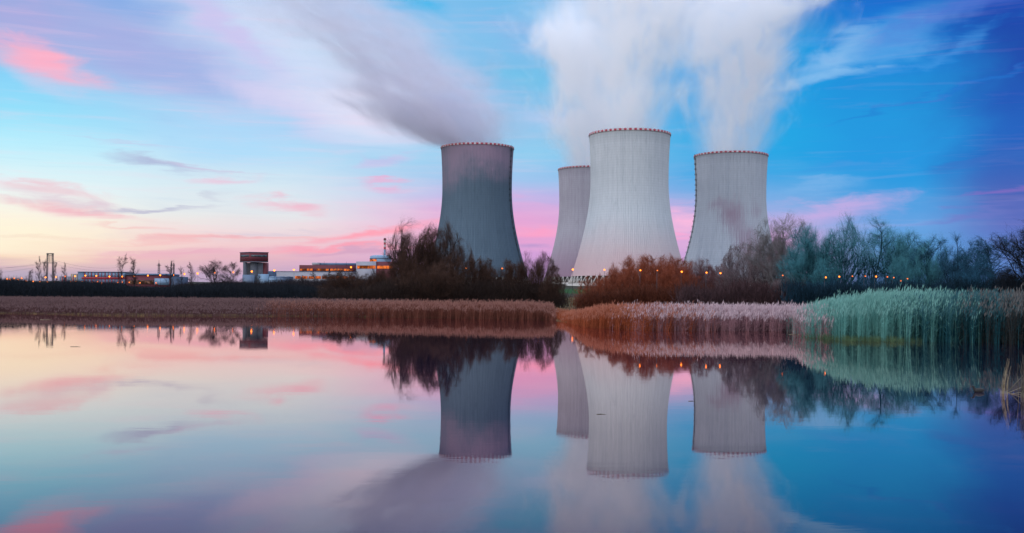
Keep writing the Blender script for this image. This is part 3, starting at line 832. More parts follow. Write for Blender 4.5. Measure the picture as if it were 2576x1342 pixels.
GB, GR, GF = 'bare shrubs on the far bank', 'bare trees behind the reeds', 'far trees by the power station'
PL = [
 # centre left mass
 ('shrub0', 880, 690, 140, 270, 'brown', 'shrub', 'low rounded brown shrub in front of the long white hall', GB),
 ('shrub1', 962, 684, 100, 264, 'brown', 'shrub', 'low brown shrub just left of the tall dark tree', GB),
 ('tree0', 1070, 564, 165, 250, 'brown', 'tree', 'tall dark brown bare tree overlapping the left edge of the slate blue tower', GR),
 ('shrub2', 1030, 646, 90, 244, 'brown', 'shrub', 'dark shrub leaning against the left foot of the tall brown tree', GB),
 ('tree1', 1108, 590, 130, 256, 'brown', 'tree', 'smaller dark bare tree against the left part of the slate blue tower', GR),
 ('shrub3', 1150, 650, 120, 241, 'brown', 'shrub', 'dark shrub under the left half of the slate blue tower', GB),
 ('shrub0', 1215, 657, 120, 244, 'brown', 'shrub', 'dark shrub under the middle of the slate blue tower', GB),
 ('shrub1', 1280, 664, 110, 239, 'brown', 'shrub', 'dark shrub under the ladder side of the slate blue tower', GB),
 ('shrub2', 1348, 646, 100, 236, 'brown', 'shrub', 'brown shrub against pink sky between the slate blue tower and the mauve tower', GB),
 ('shrub3', 1085, 668, 140, 230, 'brown', 'shrub', 'dense dark shrub at the foot of the tall brown tree', GB),
 ('shrub0', 1390, 694, 60, 227, 'brown', 'shrub', 'small dark shrub at the edge of the green field', GB),
 # right of the gap
 ('shrub2', 1600, 656, 120, 172, 'orange', 'shrub', 'rust coloured shrub filling the left shoulder of the dome under the largest tower', GB),
 ('shrub0', 1672, 650, 120, 175, 'orange', 'shrub', 'rust coloured shrub filling the right shoulder of the dome under the largest tower', GB),
 ('shrub1', 1735, 668, 100, 160, 'orange', 'shrub', 'rust coloured shrub where rust turns to mauve below the right foot of the largest tower', GB),
 ('shrub2', 1052, 604, 115, 258, 'brown', 'shrub', 'big rounded dark shrub forming the left shoulder of the tall brown tree', GB),
 ('tree2', 1092, 574, 120, 262, 'brown', 'tree', 'dark bare tree close behind the tall brown tree and the edge of the slate tower', GR),
 ('shrub1', 1500, 702, 90, 156, 'orange', 'shrub', 'low rust coloured shrub beside the green field', GB),
 ('shrub2', 1562, 684, 110, 161, 'orange', 'shrub', 'rust coloured shrub before the raking legs of the largest tower', GB),
 ('shrub3', 1640, 652, 150, 156, 'orange', 'shrub', 'tallest rust coloured shrub, domed, under the largest tower', GB),
 ('shrub0', 1708, 672, 100, 151, 'orange', 'shrub', 'rust coloured shrub over the right foot of the largest tower', GB),
 ('shrub1', 1762, 662, 110, 154, 'mauve', 'shrub', 'mauve shrub in the gap between the largest tower and the purple tinted tower', GB),
 ('shrub2', 1835, 674, 110, 148, 'mauve', 'shrub', 'mauve shrub low in front of the purple tinted tower', GB),
 ('shrub3', 1890, 622, 140, 143, 'grey', 'shrub', 'grey shrub rising before the right part of the purple tinted tower', GB),
 ('shrub0', 1945, 600, 110, 138, 'grey', 'shrub', 'tall grey shrub at the right edge of the purple tinted tower', GB),
 ('tree2', 1978, 552, 170, 136, 'silver', 'tree', 'pale grey bare tree with open limbs just right of the purple tinted tower', GR),
 ('tree0', 2095, 558, 210, 131, 'teal', 'tree', 'teal tinted bare tree, first of the dome of trees behind the teal reeds', GR),
 ('tree1', 2172, 562, 210, 125, 'teal', 'tree', 'teal tinted bare tree at the top of the dome behind the teal reeds', GR),
 ('tree2', 2250, 584, 170, 128, 'teal', 'tree', 'teal tinted bare tree on the falling right side of the dome', GR),
 ('shrub1', 2040, 625, 140, 125, 'teal', 'shrub', 'teal tinted shrub filling the foot of the tree dome', GB),
 ('shrub2', 2300, 640, 120, 120, 'teal', 'shrub', 'low teal shrub right of the tree dome', GB),
 ('spread0', 2345, 606, 160, 123, 'deep', 'tree', 'loose deep teal tree right of the tree dome', GR),
 ('tree1', 2412, 602, 130, 115, 'deep', 'tree', 'narrow deep teal tree between two looser trees', GR),
 ('spread1', 2490, 600, 190, 110, 'deep', 'tree', 'dark spreading tree with open limbs behind the darkest reeds', GR),
 ('spread0', 2588, 556, 200, 100, 'navy', 'tree', 'dark tree reaching in from the right edge of the photo', GR),
 ('shrub3', 2445, 668, 130, 108, 'deep', 'shrub', 'dark shrub under the spreading tree', GB),
 ('shrub0', 2550, 676, 130, 102, 'navy', 'shrub', 'blue black shrub under the tree at the right edge', GB),
 ('shrub1', 2210, 700, 170, 118, 'deep', 'shrub', 'dark shrub right behind the tips of the teal reeds', GB),
 ('shrub2', 2100, 706, 150, 120, 'deep', 'shrub', 'dark shrub at the left foot of the teal reeds', GB),
 ('shrub3', 1990, 690, 120, 128, 'grey', 'shrub', 'grey shrub under the pale open tree', GB),
 # far left trees
 ('tree1', 2052, 580, 130, 126, 'teal', 'tree', 'teal tinted bare tree at the left edge of the dome by the pale grey tree', GR),
 ('tree0', 2300, 600, 140, 124, 'teal', 'tree', 'teal tinted bare tree where the dome falls away to looser dark trees', GR),
 ('spread1', 2430, 628, 150, 122, 'deep', 'tree', 'low deep teal tree behind the narrow deep teal tree', GR),
 ('birch0', 2, 676, 22, 420, 'far', 'tree', 'bare tree cut off by the left edge of the photo', GF),
 ('birch1', 72, 678, 26, 560, 'far', 'tree', 'small bare tree left of the tall double tree by the pylon', GF),
 ('birch2', 100, 645, 26, 560, 'far', 'tree', 'tall bare tree standing just left of the pylon', GF),
 ('birch0', 110, 654, 18, 540, 'far', 'tree', 'slim bare tree crowded between the tall tree and the pylon', GF),
 ('birch1', 135, 660, 18, 580, 'far', 'tree', 'slim bare tree just right of the pylon', GF),
 ('birch2', 167, 661, 24, 560, 'far', 'tree', 'lone bare tree before the low end of the long red building', GF),
 ('birch0', 300, 642, 36, 540, 'far', 'tree', 'taller of two bare trees rising over the long red building', GF),
 ('birch1', 338, 649, 34, 540, 'far', 'tree', 'shorter of two bare trees rising over the long red building', GF),
 ('birch2', 430, 656, 40, 560, 'far', 'tree', 'bare tree before the right end of the long red building', GF),
 ('birch0', 456, 672, 18, 580, 'far', 'tree', 'slim bare tree at the right corner of the long red building', GF),
 ('birch1', 487, 661, 26, 480, 'far', 'tree', 'narrow bare tree leftmost in the grove before the silo tower', GF),
 ('spread0', 530, 658, 74, 440, 'far', 'tree', 'wide bare tree in the middle of the grove before the silo tower', GF),
 ('spread1', 585, 662, 60, 430, 'far', 'tree', 'wide bare tree nearest the silo tower', GF),
 ('birch2', 642, 688, 34, 520, 'far', 'tree', 'low bare tree at the foot of the silo tower', GF),
 ('birch0', 762, 694, 40, 520, 'far', 'tree', 'low bare tree before the left end of the white hall', GF),
 ('birch1', 798, 684, 28, 520, 'far', 'tree', 'bare tree before the middle of the white hall', GF),
 ('birch2', 835, 680, 40, 500, 'far', 'tree', 'bare tree before the lit lower windows of the white hall', GF),
 ('birch0', 870, 674, 40, 490, 'far', 'tree', 'bare tree below the red block with lit windows', GF),
 ('birch1', 905, 678, 28, 500, 'far', 'tree', 'bare tree below the white block with lit windows', GF),
 ('birch2', 932, 672, 30, 480, 'far', 'tree', 'bare tree rightmost before the white hall, near the tall brown tree', GF),
]
for i, a in enumerate(PL):
    kind, px, yt, w, D, colr, nm, lab, grp = a
    plant(kind, px, yt, w, D, colr, nm, 'tree' if nm == 'tree' else 'shrub', lab, grp, seed=i)

# dense low scrub that nobody could count: the dark hedge band and the bank undergrowth
def scrub(label, prof, D0, D1, n, colour, tw_len, tw_w, seed, name='scrub', lumpy=1.3):
    rg = np.random.default_rng(seed)
    xs = [p[0] for p in prof]; ys = [p[1] for p in prof]
    px = rg.uniform(xs[0], xs[-1], n); D = D0 + (D1 - D0) * rg.random(n) ** 1.3
    lump = lumpy * (4.0 * np.sin(px * .045 + seed) + 4.5 * np.sin(px * .105 + 2 + D * .12) + 3.0 * np.sin(px * .27 + D * .3))
    px = px + rg.normal(0, 14, n)
    yt = np.interp(px, xs, ys) + lump + rg.normal(0, 2.2, n)
    u = px - CX; v = yt - CY - ROLL * u
    x = u / F * D
    g = ground_z(x, D)
    top = np.maximum(CAM_H - v / F * D, g + .5) - tw_len * .75
    z = g - .2 + (np.maximum(top - g, .05)) * rg.random(n) ** .75
    p0 = np.stack([x, D, z], -1)
    d = rg.normal(0, .42, (n, 3)); d[:, 2] = np.abs(d[:, 2]) + .75
    d /= np.linalg.norm(d, axis=1, keepdims=True)
    p1 = p0 + d * (tw_len * rg.uniform(.6, 1.3, (n, 1)))
    V, T = blade_arrays(p0, p1, tw_w * rg.uniform(.6, 1.4, n), rg)
    o = link(name, mesh_np(name, V, None, T), BARK[colour][0])
    tag(o, label, 'scrub', kind='stuff')

scrub('blue black band of dense scrub along the far bank', [(-140, 700), (40, 701), (80, 707), (150, 707), (220, 706), (290, 710), (330, 721), (460, 721), (560, 712), (640, 714), (740, 716), (800, 722), (960, 722)], 320, 520, 125000, 'navy', 2.2, .105, 3, lumpy=.45)
scrub('distant dark hedge at the foot of the silo building and the white hall', [(452, 713), (600, 708), (660, 708), (700, 706), (760, 701), (800, 704), (860, 701), (960, 697), (1010, 700)], 570, 640, 26000, 'far', 2.4, .17, 4, lumpy=.5)
scrub('dark brown undergrowth beneath the bare trees left of the green field', [(820, 730), (900, 722), (960, 708), (1050, 700), (1130, 706), (1200, 698), (1260, 706), (1330, 700), (1385, 718), (1412, 738)], 228, 272, 40000, 'brown', 1.6, .08, 5)
scrub('rust brown undergrowth under the domed shrubs right of the green field', [(1462, 745), (1490, 730), (1560, 722), (1700, 716), (1780, 716)], 138, 149, 20000, 'orange', 1.1, .06, 8)
scrub('grey mauve undergrowth below the purple tinted tower', [(1720, 718), (1800, 714), (1900, 704), (2000, 704), (2060, 710)], 122, 140, 20000, 'mauve', 1.1, .06, 9)
scrub('deep teal undergrowth behind the teal reeds', [(1990, 704), (2050, 704), (2100, 708), (2250, 706), (2330, 706), (2400, 696), (2700, 690)], 103, 112, 30000, 'deep', 1.1, .06, 10)

# ------------------------------------------------------------------ reeds
def reed_mat(name, c, c2):
    m, nt = new_mat(name)
    g = nt.n('ShaderNodeNewGeometry')
    rnd = g.outputs['Random Per Island']
    tc = nt.n('ShaderNodeTexCoord')
    f = nt.noise(tc.outputs['Object'], .35, 3, .6)
    t = nt.m('ADD', nt.m('MULTIPLY', rnd, .75), nt.m('MULTIPLY', nt.ss(f, .3, .7), .35), clamp=True)
    col = nt.mix(t, c, c2)
    d = nt.n('ShaderNodeBsdfDiffuse'); nt.put(d.inputs[0], col)
    tr = nt.n('ShaderNodeBsdfTranslucent'); nt.put(tr.inputs[0], col)
    mx = nt.n('ShaderNodeMixShader'); mx.inputs[0].default_value = .22
    nt.t.links.new(d.outputs[0], mx.inputs[1]); nt.t.links.new(tr.outputs[0], mx.inputs[2])
    finish(nt, mx.outputs[0]); return m

def reeds(label, px0, px1, depth, n, hmean, w, cols, seed, fade=(0.0, 0.0), hprof=None, lean=.10, broken=.05, front=1.6, plume=.6, gap=0.0, cat='reeds', hfront=.86):
    """a stand of reeds rooted along the waterline between two photo columns"""
    rg = np.random.default_rng(seed)
    t = rg.random(n)
    # thin out towards the ends so neighbouring stands mix
    keep = np.ones(n, bool)
    if fade[0] > 0: keep &= rg.random(n) < np.clip((t * (px1 - px0)) / fade[0], 0, 1)
    if fade[1] > 0: keep &= rg.random(n) < np.clip(((1 - t) * (px1 - px0)) / fade[1], 0, 1)
    t = t[keep]; n = len(t)
    px = px0 + (px1 - px0) * t
    az = np.arctan((px - CX) / F)
    s = shore(az)
    wob = .6 * np.sin(px * .11 + seed) + .5 * np.sin(px * .31) + .35 * np.sin(px * .83 + 1)
    q = rg.random(n) ** front
    D = s - .6 + wob * .6 + gap + depth * q
    x = (px - CX) / F * D + rg.normal(0, .05, n)
    g = np.maximum(ground_z(x, D), -.15)
    hp = np.ones(n) if hprof is None else np.interp(px, [h[0] for h in hprof], [h[1] for h in hprof])
    clump = .10 * np.sin(px * .17 + D * .9) + .07 * np.sin(px * .53 + D * 1.7)
    h = hmean * hp * (rg.normal(1, .10, n) + clump) * np.clip(hfront + (1 - hfront) * q / (.12 if depth < 50 else .25), 0, 1.0)
    la = rg.uniform(0, 2 * PI, n); lm = np.abs(rg.normal(0, lean, n)) + .02
    br = rg.random(n) < broken
    lm = np.where(br, rg.uniform(.5, 1.3, n), lm); h = np.where(br, h * rg.uniform(.4, .8, n), h)
    lx, ly = np.cos(la) * lm + lean * .35, np.sin(la) * lm
    base = np.stack([x, D, g - .25], -1)
    ya = rg.uniform(0, PI, n); sx, sy = np.cos(ya) * w / 2, np.sin(ya) * w / 2
    rows = []; K = 4
    for k in range(K):
        u = k / (K - 1)
        c = base + np.stack([lx * h * u * (.4 + .6 * u), ly * h * u * (.4 + .6 * u), (h + .25) * u * (1 - .12 * lm * u)], -1)
        ww = 1 - .75 * u
        rows.append(c + np.stack([sx * ww, sy * ww, 0 * sx], -1)); rows.append(c - np.stack([sx * ww, sy * ww, 0 * sx], -1))
    tip = c
    V = np.stack(rows, 1).reshape(-1, 3); b0 = (np.arange(n) * 2 * K)[:, None]
    Q = np.concatenate([b0 + np.array([[2 * k, 2 * k + 1, 2 * k + 3, 2 * k + 2]]) for k in range(K - 1)])
    # leaves: two long bent blades on every stem
    TV, TT, MT = [], [], []
    off = len(V)
    for j in range(2):
        u = rg.uniform(.25, .8, n)
        c = base + np.stack([lx * h * u * (.4 + .6 * u), ly * h * u * (.4 + .6 * u), (h + .25) * u], -1)
        a = rg.uniform(0, 2 * PI, n); ll = h * rg.uniform(.14, .28, n)
        e = c + np.stack([np.cos(a) * ll * .75 + lean, np.sin(a) * ll * .75, ll * rg.uniform(.15, .9, n)], -1)
        v_, t_ = blade_arrays(c, e, w * rg.uniform(.7, 1.3, n), rg)
        TV.append(v_); TT.append(t_ + off); MT.append(np.zeros(n, int)); off += len(v_)
    # seed plumes
    pk = np.where((rg.random(n) < plume) & ~br)[0]; m_ = len(pk)
    for j in range(2):
        c = tip[pk] - np.array([[0, 0, .10]])
        e = c + np.stack([rg.normal(.06, .05, m_), rg.normal(0, .05, m_), rg.uniform(.20, .38, m_)], -1)
        mid = (c + e) / 2
        a = rg.uniform(0, PI, m_); pw = w * rg.uniform(1.0, 1.7, m_)
        sd_ = np.stack([np.cos(a) * pw / 2, np.sin(a) * pw / 2, 0 * a], -1)
        v_ = np.stack([c, mid + sd_, e, mid - sd_], 1).reshape(-1, 3)
        i0 = (np.arange(m_) * 4)[:, None]
        TV.append(v_); TT.append(np.concatenate([i0 + np.array([[0, 1, 2]]), i0 + np.array([[0, 2, 3]])]) + off)
        MT.append(np.ones(2 * m_, int)); off += len(v_)
    V = np.concatenate([V] + TV)
    o = link('reed_bed', mesh_np('reed_bed', V, Q, np.concatenate(TT), 0, np.concatenate(MT)), cols)
    tag(o, label, cat, kind='stuff')

def rc(nm, a, b, pl):
    return [reed_mat(nm + '_reed', a, b), reed_mat(nm + '_reed_plume', pl, tuple(v * .75 for v in pl))]
R_MAUVE = rc('dusky', (.055, .028, .030), (.135, .070, .068), (.20, .125, .125))
R_BROWN = rc('russet', (.085, .030, .022), (.22, .082, .058), (.34, .17, .14))
R_RUST = rc('rust', (.12, .028, .012), (.42, .112, .05), (.44, .17, .11))
R_IVORY = rc('lilac', (.11, .052, .062), (.42, .235, .255), (.60, .46, .49))
R_TEAL = rc('teal', (.040, .15, .135), (.160, .39, .345), (.20, .42, .37))
R_DEEP = rc('deep_teal', (.008, .044, .062), (.024, .095, .11), (.05, .14, .16))
R_DARK = rc('slate', (.016, .021, .023), (.056, .055, .051), (.16, .155, .15))
R_OLIVE = rc('olive', (.045, .085, .045), (.11, .17, .085), (.14, .18, .07))

reeds('dusky brown belt of reeds below the dark scrub and distant buildings', -140, 1080, 110, 64000, 1.45, .055, R_MAUVE, 1, (0, 420), lean=.12, broken=.06, hfront=.42, front=1.15)
reeds('russet reeds below the dark brown trees left of the gap', 640, 1402, 12, 20000, 1.60, .036, R_BROWN, 2, (420, 12), [(700, 1), (1330, 1.02), (1385, .9), (1402, .45)], lean=.12, broken=.07)
reeds('rust red reeds right of the gap, with broken stems at the waterline', 1405, 1820, 9, 12000, 1.55, .028, R_RUST, 3, (30, 260), [(1405, .25), (1450, .62), (1500, .92), (1560, 1), (1820, 1)], lean=.16, broken=.16)
reeds('pale lilac reeds with feathery plumes between the rust red and the teal reeds', 1530, 2110, 9, 15500, 1.55, .028, R_IVORY, 4, (260, 110), lean=.16, broken=.13, plume=.9)
reeds('tall dense teal reeds rising in a rounded mass at the right', 1950, 2500, 17, 32000, 2.30, .026, R_TEAL, 5, (110, 220), [(1950, .42), (1985, .48), (2015, .62), (2060, .76), (2120, .88), (2200, 1.0), (2300, 1.05), (2470, 1.0)], lean=.05, broken=.02, front=1.2)
reeds('deep blue green reeds at the dark right end of the teal mass', 2230, 2580, 14, 17000, 2.3, .026, R_DEEP, 6, (220, 110), lean=.06, broken=.05)
reeds('slate dark reeds with a few pale stalks at the right edge', 2400, 2760, 12, 13000, 2.4, .026, R_DARK, 7, (140, 0), lean=.08, broken=.10, plume=.5)
reeds('low olive fringe of young reeds at the foot of the teal mass', 2000, 2330, 2.2, 2600, .48, .018, R_OLIVE, 8, (60, 90), lean=.15, broken=.1, plume=.0, gap=-1.1)
reeds('thin low reeds in the gap before the green field', 1380, 1480, 26, 2600, .75, .030, R_RUST, 9, (10, 10), lean=.15, broken=.15, front=.9, plume=.2, gap=2)

# ------------------------------------------------------------------ buildings of the power station
M_dred = plain('dark_red_cladding', (.115, .026, .036), .6, 0, .03, .12)
M_bred = plain('bright_red_frame', (.28, .028, .040), .55, 0, .03, .12)
M_pan = plain('blue_grey_panel', (.11, .16, .24), .5, 0, .03, .12)
M_panl = plain('pale_blue_panel', (.17, .27, .39), .5, 0, .03, .12)
M_hall = plain('off_white_cladding', (.28, .285, .33), .6, 0, .03, .12)
M_roof = plain('blue_metal_roof', (.10, .16, .26), .45, .2, .06, .12)
M_silo = plain('silo_concrete', (.105, .118, .145), .85, 0, .03, .12)
M_dark = plain('dark_recess', (.030, .034, .045), .6, 0, .03, .12)
M_navy = plain('navy_cladding', (.035, .060, .11), .55, 0, .03, .12)
M_tan = plain('tan_cladding', (.28, .20, .12), .6, 0, .03, .12)
M_glass = plain('window_glass', (.05, .075, .09), .35, 0, .5, .5, .3)
M_lit = glow('lit_orange_windows', (1.0, .22, .045), .95, True)
M_lit2 = glow('lit_dim_windows', (.72, .36, .26), .42, True)

def local_box(mb, x0, x1, y0, y1, z0, z1, mi=0):
    mb.box(((x0 + x1) / 2, (y0 + y1) / 2, (z0 + z1) / 2), (x1 - x0, y1 - y0, z1 - z0), mi); return mb

def part(name, parent, mat, *boxes):
    mb = MB()
    for b in boxes: local_box(mb, *b)
    return mb.build(name, mat, parent)

# --- long red and blue-grey building (front face at y = 0 in its own axes)
def red_building():
    D = 640; k = D / F
    o = at(195, 717, D); z = lambda py: (717 - py) * k
    r = root('office_building', (o.x, D, gz(o.x, D)), 'long low red and blue grey building with framed panels, left on the skyline', 'building')
    dz = o.z - gz(o.x, D)
    X = lambda px: (px - 195) * k
    Z = lambda py: z(py) + dz
    b0 = -3.0
    part('low_wing', r, M_pan, (X(147), X(177), 1, 14, b0, Z(696)))
    part('low_wing', r, M_tan, (X(177) + .003, X(195), .6, 14, b0, Z(689.5)))
    mb = MB()
    for px in np.arange(149, 195, 4.6): local_box(mb, X(px), X(px) + .42, .35, .62 if px > 177 else .99, b0, Z(696.4 if px < 177 else 690))
    mb.build('white_fin', M_hall, r)
    mb = MB()
    for px in (155, 164, 182): local_box(mb, X(px), X(px) + .5, .28, .5, b0, Z(696.2))
    mb.build('red_fin', M_bred, r)
    part('main_block', r, M_dark, (X(195), X(313), .6, 16, b0, Z(684.6)))
    part('end_wall', r, M_pan, (X(195) - .02, X(211), .3, .598, b0, Z(684.8)))
    # framed panels: two storeys of paired panes between red posts
    for s, (ya, yb) in enumerate(((685.6, 697.5), (702, 716))):
        for i in range(6):
            xa = 212 + i * 17.0
            w = part('window', r, M_bred, (X(xa), X(xa + 1.7), .12, .6, Z(yb), Z(ya)), (X(xa + 8.6), X(xa + 9.6), .16, .6, Z(yb), Z(ya)))
            part('pane', w, M_panl if s == 0 else M_pan, (X(xa + 1.7), X(xa + 8.6), .3, .55, Z(yb), Z(ya)), (X(xa + 9.6), X(xa + 17), .3, .55, Z(yb), Z(ya)))
    part('red_band', r, M_bred, (X(205), X(314), .05, .6, Z(702), Z(697.5)))
    part('roof', r, M_roof, (X(194.6), X(314), -.1, 16.2, Z(684.6), Z(683.6)))
    part('rear_block', r, M_dred, (X(314), X(427), .8, 18, b0, Z(692)))
    part('roof', r, M_roof, (X(314) + .01, X(428), .5, 18.2, Z(692), Z(687.6)))
    f = part('window', r, M_dark, (X(322), X(386), .5, .8, Z(714.5), Z(704)))
    part('pane', f, M_lit2, *[(X(323 + i * 7.8), X(329.6 + i * 7.8), .4, .52, Z(714), Z(704.6)) for i in range(8)])
    part('pale_panel', r, M_panl, (X(388), X(425), .45, .8, Z(716), Z(699.5)))
    part('end_block', r, M_navy, (X(428) + .02, X(453), 1.0, 16, b0, Z(694.5)))
    for px in (224, 284, 391):
        part('lit_doorway', r, M_lit, (X(px), X(px + 5), -.02, .1 if px < 380 else .44, Z(716), Z(713)))
red_building()

# --- silo tower with a red head house
def silo_tower():
    D = 900; k = D / F
    o = at(628, 710, D); g = gz(o.x, D)
    r = root('silo_building', (o.x, D, g), 'tall silo building with a dark red box head on grey concrete cylinders', 'building')
    dz = o.z - g; Z = lambda py: (710 - py) * k + dz
    X = lambda px: (px - 628) * k
    # head box turned so that one corner faces the pond
    a = math.radians(-29); w1, w2 = 9.8 / 1.0, 17.6
    ux, uy = Vector((math.cos(a), -math.sin(a), 0)), Vector((-math.sin(-a) * 1, 0, 0))
    e1 = Vector((43.5 * k, 43.5 * k * .30, 0)); e2 = Vector((-31.5 * k, 25.5 * k * 1.05, 0))
    def prism(z0, z1, grow=0.0, c=None):
        ctr = (e1 + e2) / 2
        pts = []
        for i, j in ((0, 0), (1, 0), (1, 1), (0, 1)):
            p = e1 * i + e2 * j
            pts.append(p + (p - ctr).normalized() * grow)
        v = [(p.x, p.y, z0) for p in pts] + [(p.x, p.y, z1) for p in pts]
        mb = MB(); mb._add(v, [(0, 3, 2, 1), (4, 5, 6, 7)] + [(i, (i + 1) % 4, 4 + (i + 1) % 4, 4 + i) for i in range(4)])
        return mb
    prism(Z(658), Z(635.6)).build('head_box', M_dred, r)
    prism(Z(635.6), Z(634.2), .45).build('roof', M_navy, r)
    prism(Z(659.8), Z(658), .12).build('soffit', M_silo, r)
    for e in (e1, e2):       # one ribbon window on each visible face
        n = Vector((e.y, -e.x, 0)).normalized()
        n = n if n.y < 0 else -n
        a0, a1 = e * .07, e * .93
        v = [(p + n * o_) for o_ in (-.1, .09) for p in (a0, a1)]
        v = [(p.x, p.y, zz) for zz in (Z(646.2), Z(641.4)) for p in v]
        mb = MB(); mb._add(v, [(0, 1, 3, 2), (4, 6, 7, 5), (0, 4, 5, 1), (2, 3, 7, 6), (0, 2, 6, 4), (1, 5, 7, 3)]); mb.build('window', M_glass, r)
    for px, w_, y_ in ((611.5, 8.5, 6.5), (632.5, 18.5, 9), (647, 18.5, 11)):
        MB().lathe([(w_ * k / 2 + .3, Z(716) - 4), (w_ * k / 2 + .3, Z(660.4))], 28, (X(px), y_, 0)).build('silo', M_silo, r, smooth=True)
    part('core', r, M_dark, (X(604), X(657), 12.5, 19, Z(716) - 4, Z(660.4)))
    part('stair_shaft', r, M_dred, (X(655), X(664.5), 9, 16, Z(716) - 4, Z(660.4)))
    part('annex', r, M_panl, (X(651), X(675), -4, 3, Z(716) - 4, Z(690)))
    part('annex', r, M_pan, (X(612), X(640), -3, 3, Z(716) - 4, Z(692)))
    part('annex', r, M_navy, (X(671.5), X(687.5), 4, 12, Z(716) - 4, Z(682)))
silo_tower()

def tank(px0, px1, ytop, D, label, mat):
    k = D / F; p = at((px0 + px1) / 2, ytop, D); g = gz(p.x, D); R = (px1 - px0) / 2 * k; h = p.z - g
    r = root('storage_tank', (p.x, D, g), label, 'tank', 'low blue tanks beside the silo building')
    MB().lathe([(R, -2), (R, h), (R * .98, h + .12), (.1, h + R * .10)], 28).build('shell', mat, r)
    mb = MB()
    for i in range(3): mb.lathe([(R + .12, h * (.3 + .3 * i)), (R + .12, h * (.3 + .3 * i) + .25)], 28)
    mb.build('hoop', M_navy, r)
tank(677, 697, 697, 860, 'paler low blue tank next to the silo building', M_panl)
tank(697, 717, 696.5, 870, 'middle low blue tank between the paler and the darker tank', M_pan)
tank(717, 737, 697, 880, 'darkest low blue tank, nearest the white hall', M_navy)

# --- turbine hall with the reactor building above
def hall():
    D = 980; k = D / F
    o = at(790, 711, D); g = gz(o.x, D)
    r = root('turbine_hall', (o.x, D, g), 'long white industrial hall with a red upper block and glowing orange windows', 'building')
    dz = o.z - g; Z = lambda py: (711 - py) * k + dz
    X = lambda px: (px - 790) * k
    part('hall_wall', r, M_hall, (X(688), X(945), 0, 30, -4, Z(684)))
    part('hall_wall', r, M_pan, (X(945) + .01, X(1000), .2, 30, -4, Z(682.5)))
    part('roof', r, M_roof, (X(687), X(1001), -.3, 30.4, Z(684), Z(683.2)))
    for i, px in enumerate(np.arange(742, 960, 17.0)):
        w = part('window', r, M_dark, (X(px), X(px + 14.5), -.12, .02, Z(702), Z(695)))
        part('pane', w, M_lit, *[(X(px + .4 + j * 3.5), X(px + 3.4 + j * 3.5), -.2, -.1, Z(701.7), Z(695.3)) for j in range(4)])
    part('upper_block', r, M_dred, (X(750), X(896), 5, 30, Z(684), Z(667)))
    for px, n in ((752, 4), (793, 4), (828, 4), (862, 3)):
        w = part('window', r, M_dark, (X(px), X(px + n * 8), 4.85, 5.02, Z(681.5), Z(675.5)))
        part('pane', w, M_lit, *[(X(px + .5 + j * 8), X(px + 7.4 + j * 8), 4.76, 4.87, Z(681.1), Z(675.9)) for j in range(n)])
    part('roof', r, M_hall, (X(781), X(800), 7, 28, Z(667), Z(660.4)))
    part('roof', r, M_roof, (X(800) + .01, X(896), 7.5, 28, Z(667), Z(661)))
    mb = MB()
    for px in (812, 842, 868): mb.bar((X(px), 6.5, Z(667)), (X(px), 6.5, Z(657.5)), .18, .10, 5)
    mb.build('lightning_rod', M_steel, r)
hall()

def reactor():
    D = 960; k = D / F
    o = at(930, 711, D); g = gz(o.x, D)
    r = root('reactor_building', (o.x, D, g), 'white blocky reactor building with a round drum on top, beside the tall brown tree', 'building')
    dz = o.z - g; Z = lambda py: (711 - py) * k + dz
    X = lambda px: (px - 930) * k
    part('block', r, M_hall, (X(895.5), X(945.7), 0, 26, -4, Z(658.6)))
    part('block', r, M_dred, (X(945.7) + .01, X(990), .6, 26, -4, Z(658.4)))
    for px, n, dy in ((898, 6, 0), (948, 5, .6)):
        w = part('window', r, M_dark, (X(px), X(px + n * 7.8), dy - .12, dy + .02, Z(676.5), Z(668.4)))
        part('pane', w, M_lit, *[(X(px + .4 + j * 7.8), X(px + 7.4 + j * 7.8), dy - .2, dy - .1, Z(676.1), Z(668.8)) for j in range(n)])
    R = 27 * k
    MB().lathe([(R, Z(658.6)), (R, Z(645)), (R * .96, Z(644)), (R * .72, Z(641.5)), (.1, Z(640.6))], 40, (X(952.5), 13, 0)).build('drum', M_panl, r, smooth=False)
    MB().lathe([(R + .25, Z(650.5)), (R + .25, Z(648.9))], 40, (X(952.5), 13, 0)).build('drum_band', M_navy, r)
    MB().lathe([(R + .15, Z(657.4)), (R + .15, Z(651.5))], 10, (X(952.5), 13, 0), arc=(PI * 1.05, PI * 1.42)).build('drum_window', M_lit, r)
    mb = MB()
    for i in range(22):
        a = 2 * PI * i / 22
        mb.bar((X(952.5) + R * .95 * math.cos(a), 13 + R * .95 * math.sin(a), Z(644.5)), (X(952.5) + R * .95 * math.cos(a), 13 + R * .95 * math.sin(a), Z(641.5)), .07, sides=4)
    mb.build('railing', M_steel, r)
reactor()

def chimney():
    D = 985; k = D / F
    o = at(967.8, 645, D); g = gz(o.x, D)
    r = root('chimney', (o.x, D, g), 'slim red and white striped chimney behind the reactor drum', 'chimney')
    Z = lambda py: at(967.8, py, D).z - g
    R = 2.55 * k
    MB().lathe([(R * 1.05, -3), (R, Z(628))], 20).build('shaft', M_panl, r)
    prev = 628
    for y1, red in ((622, 1), (616, 0), (610.5, 1), (605.5, 0)):
        MB().lathe([(R * 1.012, Z(prev)), (R * 1.012, Z(y1))], 20).build('stripe', M_bred if red else M_white, r)
        prev = y1
    MB().lathe([(R * 1.0, Z(605.5)), (R * 1.35, Z(604.6)), (R * 1.35, Z(602.6)), (R * 1.02, Z(602)), (R * 1.02, Z(599.4)), (.05, Z(599.2))], 20).build('cap', M_dred, r)
chimney()

